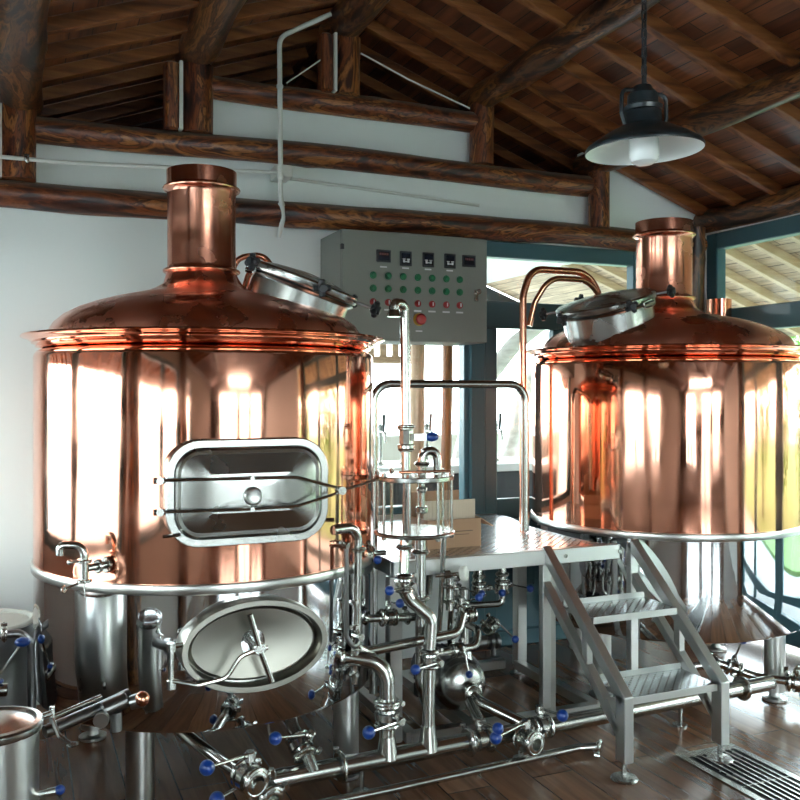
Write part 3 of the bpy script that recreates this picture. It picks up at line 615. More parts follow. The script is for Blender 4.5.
# pump
t = thing('centrifugal_pump', 'round stainless pump head with black motor on the floor frame', 'pump', (1.895,3.78,.085))
b = MB(); b.lathe([(.115,-.0),(.125,.01),(.125,.045),(.112,.075),(.08,.10),(.045,.108),(.032,.112)], axis((0,.02,.145),(0,-1,0)), 40); obj('pump_head', b, M['steel'], t)
b = MB(); b.cyl((0,.02,.145),(0,.06,.145),.14,n=40,b=.008); obj('back_flange', b, M['darksteel'], t)
b = MB(); b.cyl((0,.06,.145),(0,.34,.145),.105,n=32,b=.02)
for k in range(12):
    a = 2*PI*k/12; b.beam((.10*math.cos(a),.09,.145+.10*math.sin(a)),(.10*math.cos(a),.30,.145+.10*math.sin(a)),.01,.03,up=(math.cos(a),0,math.sin(a)))
obj('motor', b, M['rubber'], t, 'black finned electric motor')
b = MB(); b.box((-.09,.08,0),(.09,.12,.06)); b.box((-.09,.28,0),(.09,.32,.06)); obj('motor_foot', b, M['rubber'], t)
b = MB(); b.cyl((.04,-.02,.24),(.04,-.0,.30),.022,n=16); obj('pump_port', b, M['pipe'], t)
b = MB(); b.cyl((0,-.09,.145),(0,-.13,.145),.034,n=20,b=.004); obj('pump_port', b, M['pipe'], t)
pipe('steel suction pipe slanting from the pump front to the floor valves', [(1.895,3.64,.215),(1.90,3.58,.20),(2.03,3.42,.14),(2.06,3.37,.125)], .026, .05, clamps=[((1.895,3.63,.22),(0,1,0))])
pipe('short steel branch from pump down to the manifold', [(1.86,3.60,.20),(1.84,3.46,.15),(1.84,my(1.84)+.03,.13)], .024, .05)
valve('butterfly valve with open end on the floor facing the camera', (1.975,3.285,.12), (.25,-1,0), (-1,-.3,-.25), (0,0,1), 1.25)
valve('butterfly valve standing upright on the manifold left of the steps', (2.10,my(2.10),.12), (1,.05,0), (.35,-1,.05), (0,0,1), 1.25)
valve('butterfly valve where the pump branch meets the manifold', (1.79,my(1.79),.12), (1,.05,0), (.55,-1,.05), (0,0,1), 1.15)
b = MB(); 
pipe('short open steel stub joining the camera facing valve to manifold', [(1.99,my(1.99)-.01,.12),(1.982,3.30,.12)], .028, None)
# gooseneck trio under the platform
for k, (x, lb) in enumerate([(1.90,'left'),(2.035,'middle'),(2.165,'right')]):
    pipe('%s small steel U bend pipe of three hanging under the platform' % lb, [(x-.055,4.02,.60),(x-.055,3.99,.745),(x+.03,3.90,.745),(x+.03,3.90,.66)], .019, .035, clamps=[((x+.03,3.90,.69),(0,0,1))])
    valve('%s valve of three in a row under the platform' % lb, (x+.03,3.90,.63), (0,0,1), [(.2,-1,-.5),(-.1,-1,.1),(.3,-1,.2)][k], (0,-1,0) if k == 5 else None, .9)
pipe('low steel U pipe linking the three valves under the platform', [(1.93,3.90,.60),(1.93,3.90,.555),(2.195,3.90,.545),(2.195,3.90,.60)], .016, .035)
pipe('steel pipe dropping from the left platform valve behind the pump', [(1.93,3.92,.60),(1.93,3.95,.40),(1.96,3.98,.32)], .016, .03)
valve('small butterfly valve on a lever pipe below the platform valves', (2.02,3.70,.50), (.6,.3,.3), (.4,-.5,-.8), (0,-1,0), .85)
t = thing('drain_valve', 'steel ball valve with thin lever behind the pump near the back door', 'valve', (2.20,4.20,.27))
b = MB(); b.cyl((-.25,0,0),(-.07,0,0),.018,n=14); b.cyl((-.07,0,0),(.07,0,0),.036,n=12,b=.01); b.cyl((-.085,0,0),(-.065,0,0),.034,n=6); b.cyl((.065,0,0),(.13,0,0),.026,n=14); b.cyl((.08,0,0),(.10,0,0),.042,n=20,b=.004); b.cyl((.115,0,0),(.14,0,0),.042,n=20,b=.004); b.cyl((.11,0,-.075),(.11,0,0),.014,n=12); obj('valve_body', b, M['darksteel'], t)
b = MB(); b.cyl((-.03,0,.03),(-.03,0,.07),.010,n=8); b.tube([(-.05,0,.045),(-.03,0,.085),(.09,-.01,.10)], .006, 8, .02); obj('lever', b, M['darksteel'], t)
b = MB(); b.cyl((-.25,0,-.185),(-.25,0,0),.018,n=12); obj('support_pipe', b, M['darksteel'], t)
# tall inverted U loop behind
pipe('tall inverted U steel pipe spanning the gap between both kettles', [(1.590,4.10,.12),(1.590,4.10,1.63),(2.445,4.10,1.63),(2.445,4.10,.86)], .021, .09)
# right side valves near the second kettle
pipe('steel pipe crossing the floor behind the lower step', [(3.10,3.62,.20),(3.30,3.62,.20),(3.45,3.52,.14),(3.75,3.28,.12)], .022, .06, clamps=[((3.28,3.62,.20),(1,0,0))])
valve('butterfly valve on the floor pipe just right of the steps', (3.37,3.58,.175), (1,-.7,-.3), (.9,-1,.1), (0,0,1), 1.0)
valve('butterfly valve at the far right edge by the kettle leg', (3.60,3.40,.13), (1,-.7,0), (1,-.9,-.1), (0,0,1), 1.25)
# level tube on the left kettle
t = thing('level_gauge', 'dark curved level tube on the right side of the left kettle', 'gauge', (K1[0]+.76*math.cos(math.radians(-57)), K1[1]+.76*math.sin(math.radians(-57)), .60))
b = MB(); b.tube([(-.02,.02,.40),(0,0,.38),(0,0,.03),(.03,-.01,-.02),(.06,.02,.02)], .010, 10, .03); obj('gauge_tube', b, M['darksteel'], t)
for p, q in (((-.03,.04,.395),(.005,-.005,.385)), ((.05,.05,.02),(.065,-.0,.02))):
    b = MB(); b.cyl(p, q, .015, n=10); obj('gauge_fitting', b, M['pipe'], t)
t = thing('support_bracket', 'ragged chrome fittings column on the left kettle beside level tube', 'fitting', (K1[0]+.745*math.cos(math.radians(-51)), K1[1]+.745*math.sin(math.radians(-51)), .40))
b = MB(); b.tube([(0,0,.02),(.004,0,.10),(-.004,0,.18),(.003,0,.30),(0,0,.42)], [.012,.010,.013,.010,.011], 10)
for z in (.05,.14,.24,.34): b.cyl((0,0,z),(0,0,z+.02),.020,n=8,b=.003); b.cyl((0,0,z+.01),(-.03,-.03,z+.02),.006,n=8)
obj('fitting_stack', b, M['pipe'], t)
# sample tap at the left of the left kettle
az = math.radians(-131); px, py = K1[0]+.72*math.cos(az), K1[1]+.72*math.sin(az)
t = thing('sample_tap', 'curled steel tap on the lower left of the left copper kettle', 'tap', (px,py,.965))
b = MB(); b.cyl((0,0,.0),(-.075,-.045,0),.014,n=12); b.cyl((0,0,0),(-.012,-.008,0),.030,n=20,b=.003); b.cyl((-.03,-.018,0),(-.042,-.025,0),.026,n=20,b=.003); obj('tap_inlet', b, M['pipe'], t)
b = MB(); b.tube([(-.085,-.05,-.05),(-.085,-.05,.085),(-.165,-.03,.085),(-.165,-.03,.05)], .015, 12, .038); obj('tap_spout', b, M['pipe'], t)
b = MB(); b.cyl((-.085,-.05,.02),(-.085,-.05,.034),.026,n=20,b=.003); b.cyl((-.085,-.05,-.05),(-.085,-.05,-.036),.026,n=20,b=.003); b.cyl((-.085,-.05,.027),(-.13,-.07,.03),.005,n=8); b.sphere((-.135,-.072,.03),.010,10); b.cyl((-.085,-.05,-.043),(-.145,-.075,-.06),.005,n=8); b.torus((-.155,-.078,-.062),(1,-1,.2),.010,.004,14,6); b.cyl((-.085,-.06,-.05),(-.085,-.06,-.10),.003,n=6); obj('tap_clamp', b, M['pipe'], t)
# copper loops
pipe('outer copper pipe arching from the right kettle dome and down beside it', [(3.10,4.33,2.00),(3.08,4.31,2.10),(2.99,4.31,2.27),(2.60,4.30,2.27),(2.55,4.30,2.12),(2.55,4.30,.86)], .020, .17, 'copper_pipe', name='copper_pipe')
pipe('inner copper pipe arching from the right kettle dome below the outer one', [(3.07,4.26,2.00),(3.04,4.24,2.08),(2.95,4.24,2.215),(2.67,4.22,2.215),(2.595,4.25,2.08),(2.57,4.265,1.95)], .016, .15, 'copper_pipe', name='copper_pipe')
pipe('upper copper pipe arching behind the manhole of the left kettle', [(.93,4.20,2.0),(.92,4.20,2.22),(1.06,4.16,2.24),(1.16,4.10,2.05)], .014, .07, 'copper_pipe', name='copper_pipe')
pipe('lower copper pipe arching behind the manhole of the left kettle', [(.93,4.05,2.02),(.97,4.04,2.17),(1.06,3.98,2.12),(1.08,3.95,2.0)], .014, .07, 'copper_pipe', name='copper_pipe')
pipe('short copper stub standing in for a reflection at the right window', [(4.20,4.60,1.55),(4.20,4.60,2.19)], .080, None, 'copper', name='copper_pipe')  # solid copper cylinder added in place of a bright reflection

# ------------------------------------------------------------------ platform, skid, steps
t = thing('work_platform', 'raised steel work platform with dotted tread deck between kettles', 'platform', (1.5,3.62,0))
def L(p): return (p[0]-1.5, p[1]-3.62, p[2])
b = MB(); b.prism([(.03,.03),(1.15,.03),(1.10,.10),(1.085,.33),(1.085,.70),(1.16,1.0),(1.16,1.18),(.03,1.18)], .842, .850); dots(b, .05, .05, 1.15, 1.15, .850, .046, lambda x, y: x < 1.075 or y < .06 or y > 1.02); obj('deck', b, M['plate'], t, 'dotted tread plate deck', 30)
b = MB(); b.beam((0,.02,.815),(1.19,.02,.815),.04,.07); b.beam((.02,.04,.815),(.02,1.2,.815),.04,.07); b.beam((.04,1.18,.815),(1.16,1.18,.815),.04,.07); b.beam((1.06,.34,.81),(1.06,.72,.81),.04,.06); b.beam((.04,.60,.81),(1.04,.60,.81),.04,.05); obj('deck_frame', b, M['stair'], t)
for x, y in ((.02,.05),(.02,1.15),(1.10,.80),(.81,.05)):
    b = MB(); b.box((x-.03,y-.03,.05),(x+.03,y+.03,.78),b=.004); lg = obj('leg', b, M['satin'], t)
    b = MB(); b.cyl((x,y,0),(x,y,.008),.035,n=20); b.cyl((x,y,0),(x,y,.06),.010,n=10); obj('foot', b, M['satin'], lg)
t = thing('floor_frame', 'low rectangular steel base frame on the floor carrying the pump', 'frame', (1.6,3.66,0))
b = MB()
for p, q in (((.0,.0),(.98,.0)),((.0,.80),(.92,.80)),((.0,.0),(.0,.80)),((.98,.0),(.98,.75)),((.30,.02),(.30,.78))):
    b.beam((p[0],p[1],.058),(q[0],q[1],.058),.05,.05)
obj('base_frame', b, M['satin'], t)
for x, y in ((.0,.0),(.98,.0),(.98,.78),(.0,.80),(.5,.8)):
    b = MB(); b.cyl((x,y,0),(x,y,.035),.010,n=10); b.cyl((x,y,0),(x,y,.006),.028,n=16); obj('foot', b, M['darksteel'], t)

t = thing('step_stairs', 'two-tread brushed steel steps leading up to the platform', 'steps', (2.288,3.05,0))
for sx, lb in ((0,'left'),(.503,'right')):
    b = MB(); b.beam((sx,-.02,.325),(sx,.605,.848),.045,.050); b.beam((sx,.015,.185),(sx,.60,.685),.040,.040)
    b.box((sx-.0225,-.035,.075),(sx+.0225,.030,.345),b=.003); b.box((sx-.0225,.585,.10),(sx+.0225,.625,.85),b=.003)
    b.beam((sx,.02,.20),(sx,.10,.30),.04,.03); b.beam((sx,.262,.39),(sx,.262,.55),.03,.04,up=(0,1,0)); st = obj('side_rail', b, M['stair'], t, 'sloping brushed steel side rail')
    b = MB(); b.cyl((sx,-.0,.008),(sx,-.0,.085),.011,n=14); b.lathe([(.055,0),(.057,.004),(.052,.010),(.02,.014),(.001,.014)], Matrix.Translation((sx,0,0)), 32); obj('levelling_foot', b, M['steel'], st, 'round levelling foot')
for y0_, z in ((-.01,.335),(.25,.605)):
    b = MB(); b.box((.024,y0_,z-.004),(.479,y0_+.235,z)); dots(b, .04, y0_+.015, .47, y0_+.225, z, .042); tr = obj('tread', b, M['plate'], t, 'dotted steel tread')
    b = MB(); b.box((.024,y0_-.002,z-.030),(.479,y0_+.002,z-.001)); b.box((.024,y0_+.233,z-.004),(.479,y0_+.237,z+.025)); b.box((.024,y0_,z-.022),(.028,y0_+.23,z-.003)); b.box((.475,y0_,z-.022),(.479,y0_+.23,z-.003)); obj('tread_edge', b, M['stair'], tr)
for x in (.09,.40):
    b = MB(); b.cyl((x,.60-.05+.015,.815),(x,.60-.03,.815),.010,n=12); obj('bolt', b, M['pipe'], t)

# cardboard box
t = thing('cardboard_box', 'open brown cardboard box standing on the platform deck', 'box', (1.76,3.84,.8505))
b = MB(); w, d_, h = .285, .24, .135; s = .004
b.box((0,0,0),(w,d_,s)); b.box((0,0,s),(w,s,h)); b.box((0,d_-s,s),(w,d_,h)); b.box((0,s,s),(s,d_-s,h)); b.box((w-s,s,s),(w,d_-s,h)); obj('box_body', b, M['card'], t)
b = MB(); b.box((.006,.05,s),(w-.006,.058,h+.085)); obj('corrugated_sheet', b, M['cardin'], t, 'cream corrugated sheet standing in the box')
b = MB(); b.box((0,d_-s,h),(w,d_,h+.11)); b.beam((w,.12,h),(w+.07,.12,h-.045),.22,.004); obj('box_flap', b, M['card'], t)
b = MB(); b.box((.10,-.0008,.075),(.24,.0,.079)); b.box((.10,-.0008,.060),(.22,.0,.063)); obj('printed_line', b, M['brick'], t)

# ------------------------------------------------------------------ control cabinet
t = thing('control_cabinet', 'grey electrical control cabinet with rows of buttons on the back wall', 'control cabinet', (1.586,4.554,1.869))
W, H, D = .878, .596, YB-.02-4.554
b = MB(); b.box((0,.022,0),(W,D,H),b=.004); obj('cabinet_body', b, M['cabinet'], t)
b = MB(); b.box((0,0,.002),(W,.020,H-.002),b=.003); dr = obj('cabinet_door', b, M['cabinet'], t)
b = MB(); b.box((-.006,-.004,.485),(.012,.018,.515),b=.002); b.box((-.006,-.004,.06),(.012,.018,.09),b=.002); obj('hinge', b, M['black'], dr, 'black door hinge')
for k, x in enumerate((.239,.370,.506,.640,.760)):
    z = (.461,.454,.455,.455,.462)[k]; ww, hh = ((.085,.068) if k in (0, 4) else (.072,.082))
    b = MB(); b.box((x-ww/2,-.008,z-hh/2),(x+ww/2,0,z+hh/2),b=.003); q = obj('display', b, M['black'], t, 'black digital display')
    b = MB(); b.box((x-ww/2+.010,-.009,z-hh/2+.012),(x+ww/2-.010,-.0078,z+hh/2-.012)); obj('display_screen', b, M['screen'], q)
    b = MB()
    if k in (0, 4):
        for j in range(5): b.box((x-.026+j*.011,-.0098,z+.004),(x-.019+j*.011,-.009,z+.016))
        obj('display_digits', b, M['digit'], q)
    else:
        for dx in (-.013,.013):
            b.box((x+dx-.009,-.0098,z-.006),(x+dx+.009,-.009,z-.001)); b.box((x+dx-.006,-.0098,z-.022),(x+dx+.006,-.009,z-.008))
        b.box((x-.006,-.0098,z-.020),(x+.006,-.009,z-.014)); obj('display_symbols', b, M['mark'], q)
bx = (.178,.266,.355,.443,.530,.618,.702)
for row, (z, mt, nm) in enumerate(((.354,'green','button'),(.283,'green','button'),(.209,'red','button'))):
    for k, x in enumerate(bx):
        T = axis((x,0,z),(0,-1,0)); b = MB()
        b.lathe([(.020,0),(.020,.005),(.0165,.008),(.0155,.008),(.0155,.016),(.012,.019),(.001,.020)] if row != 2 else [(.019,0),(.019,.005),(.015,.007),(.014,.013),(.010,.016),(.001,.017)], T, 24)
        q = obj(nm, b, M[mt], t, 'round %s push button' % mt)
        if row == 0:
            b = MB(); b.lathe([(.0205,0),(.0225,0),(.0225,.004),(.0205,.004)], T, 24, closed=True); obj('button_collar', b, M['darksteel'], q)
        if row == 2:
            b = MB(); b.box((x-.022,-.0012,z-.045),(x+.022,0,z-.036)); obj('name_strip', b, M['mark'], q, 'small white name strip')
        if row == 1 or row == 2:
            b = MB(); b.box((x-.003,-.020,z-.010),(x+.003,-.016,z+.010)); obj('button_slot', b, M['mark'] if row == 2 else M['green'], q)
for x in (.239,.370,.506,.640):
    b = MB(); b.box((x-.02,-.0012,.398),(x+.02,0,.406)); obj('name_strip', b, M['mark'], t, 'small white name strip')
b = MB(); b.cyl((.451,0,.121),(.451,-.004,.121),.035,n=28); es = obj('stop_plate', b, M['yellow'], t, 'yellow ring behind stop button')
b = MB(); b.lathe([(.018,.004),(.018,.02),(.030,.024),(.031,.034),(.024,.042),(.001,.045)], axis((.451,0,.121),(0,-1,0)), 28); obj('stop_button', b, M['red'], es, 'red mushroom stop button')
b = MB(); b.box((.431,-.0012,.054),(.471,0,.061)); obj('name_strip', b, M['mark'], t)
b = MB(); b.box((.795,-.006,.235),(.820,0,.300),b=.002); b.cyl((.815,-.003,.290),(.815,-.028,.290),.014,n=18,b=.003); b.tube([(.800,-.012,.27),(.795,-.02,.235)], .006, 8); obj('door_lock', b, M['pipe'], t, 'chrome cabinet lock')

# ------------------------------------------------------------------ white conduit on the wall
yc = YB-.16
t = thing('white_conduit', 'vertical white electrical conduit with a bend below the ridge', 'conduit', (1.325,yc,2.45))
b = MB(); b.tube([(.0,.08,.0),(.012,.03,.10),(-.012,.0,.22),(-.012,0,.36),(-.018,0,1.08),(.27,-.02,1.245)], .0135, 12, .08); obj('conduit_tube', b, M['conduit'], t)
for p, q in (((-.012,0,.30),(-.012,0,.335)), ((-.016,0,.80),(-.016,0,.82)), ((.004,.03,.16),(-.004,.02,.18))):
    b = MB(); b.cyl(p, q, .019, n=14, b=.003); obj('conduit_clip', b, M['conduit'], t)
t = thing('junction_box', 'small white junction box where the conduits meet', 'junction box', (1.31,yc-.005,2.765))
b = MB(); b.box((-.02,0,.0),(.07,.14,.07),b=.004); obj('junction_box_body', b, M['conduit'], t)
b = MB(); b.box((-.016,-.006,.004),(.066,0,.066),b=.002); obj('junction_box_cover', b, M['conduit'], t)
pipe('long horizontal white conduit from the left edge to the junction box', [(-.50,4.74,2.72),(.2,4.74,2.725),(1.29,yc-.01,2.785)], .010, None, 'conduit', name='white_conduit', cat='conduit', clamps=[((.03,4.74,2.722),(1,0,0))])
pipe('thin white cable from junction box to a hook on the right', [(1.38,YB-.045,2.79),(2.0,YB-.04,2.765),(2.60,YB-.04,2.735)], .009, None, 'conduit', name='white_cable', cat='cable')
pipe('pale wire sagging from the ridge post to the next purlin', [(1.80,yb-.04,3.53),(2.1,yb-.04,3.42),(2.5,yb-.04,3.30)], .005, None, 'conduit', name='thin_wire', cat='cable')
pipe('pale wire rising to the ridge post from the left', [(1.36,yb-.04,3.30),(1.65,yb-.04,3.53)], .004, None, 'conduit', name='thin_wire', cat='cable')

# ------------------------------------------------------------------ pendant lamp
lx, ly, lz = 1.715, 2.19, 2.315
t = thing('pendant_lamp', 'dark enamel pendant lamp with white inside hanging on a chain', 'lamp', (lx,ly,lz))
T = Matrix.Rotation(math.radians(-2), 4, 'Y')
b = MB(); b.shell([(.172,-.004),(.174,.004),(.168,.014),(.135,.036),(.100,.056),(.078,.066),(.060,.072),(.055,.080),(.054,.112),(.030,.118)], T, 64); obj('lamp_shade', b, M['lampgreen'], t, 'dark enamel lamp shade', 50)
b = MB(); b.shell([(.172,-.004),(.166,.010),(.132,.030),(.098,.050),(.070,.062),(.001,.066)], T, 64); obj('shade_lining', b, M['lampwhite'], t, 'white inside of the shade', 50)
b = MB(); b.lathe([(.03,.115),(.056,.116),(.058,.128),(.046,.135),(.044,.165),(.030,.18),(.026,.19),(.001,.195)], T, 32); b.torus(T @ V((0,0,.126)), (0,0,1), .048, .006, 32, 8); obj('lamp_cap', b, M['lampgreen'], t)
for s_ in (-1, 1):
    b = MB(); b.tube([(s_*.028,0,.175),(s_*.080,0,.172),(s_*.082,0,.105),(s_*.07,0,.070)], .006, 8, .02); obj('lamp_bracket', b, M['lampgreen'], t)
b = MB(); b.lathe([(.001,-.045),(.022,-.043),(.038,-.034),(.043,-.020),(.043,.03),(.036,.05),(.03,.065)], T, 32); obj('bulb', b, M['bulb'], t, 'frosted white bulb')
b = MB(); z = .195; k = 0
while z < 3.60-lz:
    d0 = V((1,0,0)) if k % 2 else V((0,1,0)); a = .008
    b.tube([V((0,0,z))-d0*a*.9+V((0,0,.004)), V((0,0,z))-d0*a*.9+V((0,0,.028)), V((0,0,z+.034)), V((0,0,z))+d0*a*.9+V((0,0,.028)), V((0,0,z))+d0*a*.9+V((0,0,.004)), V((0,0,z-.002)), V((0,0,z))-d0*a*.9+V((0,0,.004))], .0032, 6); z += .027; k += 1
b.tube([(.004,.004,.19),(.010,.002,.6),(-.004,.006,1.0),(.004,.004,1.30)], .004, 6); obj('lamp_chain', b, M['rubber'], t, 'dark chain with cable')

# ------------------------------------------------------------------ drain
t = thing('floor_drain', 'long slotted steel drain grate set in floor beside the steps', 'drain', (2.80,1.75,0))
b = MB(); b.box((-.135,-1.39,-.001),(.135,1.39,.0015)); obj('drain_trough', b, M['drain'], t, 'dark drain gap under the bars')
b = MB(); b.box((-.160,-1.41,0),(-.128,1.41,.006)); b.box((.128,-1.41,0),(.160,1.41,.006)); b.box((-.128,1.36,0),(.128,1.41,.006)); b.box((-.128,-1.41,0),(.128,-1.36,.006)); obj('drain_frame', b, M['steel'], t)
for k in range(7):
    x = -.128+.256*(k+1)/8; b = MB(); b.box((x-.005,-1.36,.0015),(x+.005,1.36,.007)); obj('drain_bar', b, M['steel'], t)
b = MB()
for y in (1.05,.7,.35,0,-.35,-.7,-1.05): b.box((-.125,y-.004,.001),(.125,y+.004,.0045))
obj('cross_bar', b, M['steel'], t)

# ------------------------------------------------------------------ left hand vessels
t = thing('small_steel_tank', 'small steel tank with clamped round lid in bottom left corner', 'tank', (-.075,2.90,0))
b = MB(); b.shell([(.128,.03),(.128,.30),(.128,.600)], n=56); b.lathe([(.001,.03),(.128,.03)], None, 40); obj('tank_body', b, M['satin'], t)
b = MB(); b.lathe([(.120,.598),(.139,.600),(.141,.606),(.141,.620),(.136,.626),(.122,.628),(.115,.620),(.08,.632),(.04,.640),(.001,.642)], None, 56); obj('tank_lid', b, M['steel'], t, 'shallow domed steel lid with rolled rim')
b = MB(); b.cyl((.130,.03,.61),(.165,.04,.615),.010,n=10); b.cyl((.165,.04,.585),(.165,.04,.635),.008,n=10); b.tube([(.165,.035,.60),(.185,.02,.55),(.215,.01,.525)], .007, 8, .02); b.sphere((.222,.008,.522),.014,12,(1.3,1,.6)); obj('lid_clamp', b, M['pipe'], t, 'steel lid clamp lever')
for a in (-.6, 1.4, 3.2): 
    b = MB(); b.cyl((.11*math.cos(a),.11*math.sin(a),0),(.11*math.cos(a),.11*math.sin(a),.05),.014,n=12); obj('leg', b, M['satin'], t)
b = MB(); b.cyl((.125,-.02,.40),(.165,-.03,.405),.009,n=10); b.cyl((.150,-.025,.402),(.175,-.032,.406),.012,n=10); tp = obj('side_tap', b, M['pipe'], t)
b = MB(); b.sphere((.185,-.034,.408),.015,12); obj('tap_knob', b, M['blue'], tp, 'blue tap knob')
pipe('dark steel hose pipe from small tank towards the left kettle', [(.07,2.97,.55),(.22,3.03,.575),(.33,3.07,.60)], .020, .05, 'darksteel')
pipe('thin bright steel rod above the dark hose pipe', [(.09,2.96,.595),(.24,3.04,.615)], .007, None)
t = thing('hose_valve', 'dark hose valve with round cap under the left kettle front', 'valve', (.27,3.02,.565))
b = MB(); b.cyl((-.03,0,.01),(.05,.02,.03),.026,n=16,b=.005); b.cyl((.015,0,-.06),(.015,0,.0),.018,n=14); b.cyl((.06,.01,.02),(.10,.0,.03),.022,.026,16); obj('valve_body', b, M['darksteel'], t)
b = MB(); b.cyl((-.035,-.035,-.01),(-.03,-.015,-.008),.024,n=20); obj('valve_cap', b, M['satin'], t, 'grey round cap')
b = MB(); b.sphere((.095,-.01,.035),.024,14); obj('valve_knob', b, M['copper_pipe'], t, 'reddish shiny knob')
t = thing('round_bin', 'pale lidded round bin against the back wall left of kettle', 'bin', (-.14,4.55,0))
b = MB(); b.lathe([(.17,0),(.185,.02),(.20,.52),(.195,.53)], None, 40); obj('bin_body', b, M['darksteel'], t)
b = MB(); b.torus((0,0,.535),(0,0,1),.195,.014,40,8); b.lathe([(.19,.53),(.12,.545),(.11,.550),(.001,.552)], None, 40); obj('bin_lid', b, M['plaster'], t, 'pale round bin lid')
t = thing('wall_pump_unit', 'low dark steel cabinet in the shade by the back wall', 'cabinet', (-.55,4.2,0))
b = MB(); b.box((0,0,0),(.32,.3,.44),b=.01); obj('cabinet_shell', b, M['darksteel'], t)
pipe('bent dark steel pipe with elbow at the left edge', [(-.20,4.02,.60),(.0,4.02,.60),(.045,4.02,.55),(.045,4.02,.02)], .018, .05, 'darksteel', clamps=[((-.06,4.02,.60),(1,0,0))])
t = thing('lever_valve', 'steel valve with flat lever and two blue caps at left edge', 'valve', (-.075,3.90,.43))
b = MB(); b.cyl((-.10,0,-.01),(.03,0,-.02),.026,n=16,b=.004); obj('valve_body', b, M['pipe'], t)
b = MB(); b.beam((-.01,-.01,.03),(.075,-.02,.155),.02,.008); lv = obj('lever', b, M['pipe'], t)
for p, q in (((.085,-.02,.168),(1.0,.9,.6)), ((-.02,-.01,.02),(1.2,.9,.5))):
    b = MB(); b.sphere(p, .031, 16, q); obj('lever_cap', b, M['blue'], lv, 'blue plastic cap')
# tall plain fermenter just outside the left edge, mirrored in the kettle skirt
t = thing('fermenting_tank', 'waist high steel tank with hinged lid left of small tank', 'tank', (-.47,3.37,0))
b = MB(); b.shell([(.34,.12),(.35,.14),(.35,.80),(.34,.815),(.001,.86)], n=64); b.lathe([(.001,.10),(.34,.12)], None, 40); obj('tank_body', b, M['satin'], t)
b = MB(); b.torus((0,0,.81),(0,0,1),.352,.010,56,8); b.torus((0,0,.76),(0,0,1),.352,.006,56,8); obj('tank_rim', b, M['pipe'], t)
for k in range(3):
    a = k*2.1+.5; b = MB(); b.cyl((.22*math.cos(a),.22*math.sin(a),0),(.22*math.cos(a),.22*math.sin(a),.13),.022,n=14); obj('leg', b, M['satin'], t)
b = MB(); b.cyl((.34,.02,.35),(.41,.03,.35),.014,n=12); obj('tank_port', b, M['darksteel'], t)

# ------------------------------------------------------------------ beyond the windows
m = MB(); m.box((-40,-30,-.30),(45,45,-.13)); struct('ground', m, M['pave'], 'grey paved ground outside', 'ground')
m = MB(); m.box((XR+3.4,-20,-.13),(30,30,-.08)); o = obj('lawn', m, M['grass']); tag(o, 'green lawn outside beyond the right windows', 'grass', kind='stuff')
# inner ceiling of the bar porch behind the back wall and its dark gable
m = MB(); m.box((-1.3,5.09,2.72),(XR+.2,8.6,2.78)); struct('trim_1', m, M['white'], 'pale flat ceiling of the bar porch beyond the back wall', 'ceiling')
m = MB(); m.prism([(-1.4,2.75),(5.5,2.4),(RX,RZ+.02)], -8.7, -8.6, Matrix(((1,0,0,0),(0,0,-1,0),(0,1,0,0),(0,0,0,1)))); struct('trim_2', m, M['dark'], 'dark gable closing the roof space of the porch', 'gable')
t = thing('bar_counter', 'dark bar counter with white top beyond the back window', 'counter', (1.0,6.05,0))
b = MB(); b.box((0,0,0),(3.6,.5,.98)); obj('counter_body', b, M['dark'], t)
b = MB(); b.box((-.03,-.05,.98),(3.65,.55,1.04),b=.006); obj('counter_top', b, M['white'], t, 'white counter top')
for k, x in enumerate((2.30,2.48,2.66,2.86,3.28,3.46)):
    if k == 0:
        pt = t = thing('beer_tap', 'slim chrome beer tap on the white bar counter outside', 'tap', (x,6.25,1.04), 0, 'beer taps on the outside bar counter')
        b = MB(); b.lathe([(.035,0),(.035,.012),(.016,.02),(.016,.27),(.022,.29),(.001,.31)], None, 18); obj('tap_column', b, M['steel'], t)
        b = MB(); b.cyl((0,0,.25),(0,-.09,.24),.012,n=10); b.cyl((0,-.09,.24),(0,-.10,.17),.010,n=10); obj('tap_spout', b, M['steel'], t)
        b = MB(); b.cyl((0,-.06,.25),(0,-.075,.38),.008,.014,10); obj('tap_handle', b, M['black'], t)
    else: c = dup(pt); c.location = (x,6.25,1.04)
log('outside_log_post', 'orange brown log post beyond the back window left of the other', (2.565,5.75,0), (2.565,5.75,2.72), .050, 90, M['logout'], cat='log post', wob=.2)
log('outside_log_post', 'darker straight log post beyond the back window beside the door', (2.717,5.60,0), (2.717,5.60,2.72), .036, 91, M['rafter'], cat='log post', wob=.05)
log('outside_log_post', 'thick log post at the far side of the bar porch', (.9,7.9,0), (.9,7.9,2.72), .08, 92, M['logout'], cat='log post')
for k, (x, y, lb) in enumerate(((3.45,7.0,'nearer'),(4.15,7.4,'further'))):
    b = MB(); b.tube([(x,y,-.1),(x+.1,y,.8),(x+.45,y,1.6),(x+1.1,y,2.1),(x+1.9,y,2.4)], [.16,.14,.13,.11,.09], 14, .6) if False else b.tube(smooth_path([(x,y,-.1),(x+.05,y,.9),(x+.25,y,1.6),(x+.6,y,2.0),(x+.95,y,2.25)], .5), .075, 14)
    tag(obj('curved_trunk', b, M['paletrunk'], sharp=60), '%s pale curved trunk arching beyond the glazed back door' % lb, 'tree trunk')
t = thing('slatted_railing', 'brown slatted wooden panel hanging beyond the top left of back window', 'railing', (2.30,6.9,1.80))
for k in range(7):
    b = MB(); b.box((k*.11,0,.07),(k*.11+.055,.03,.42)); obj('slat', b, M['logout'], t)
b = MB(); b.box((-.05,-.01,.42),(.78,.04,.48)); b.box((-.05,-.01,.02),(.78,.04,.08)); obj('rail', b, M['logout'], t)
t = thing('porch_wall', 'low cream wall below the outer railing beyond the back window', 'wall', (-1.0,8.0,0))
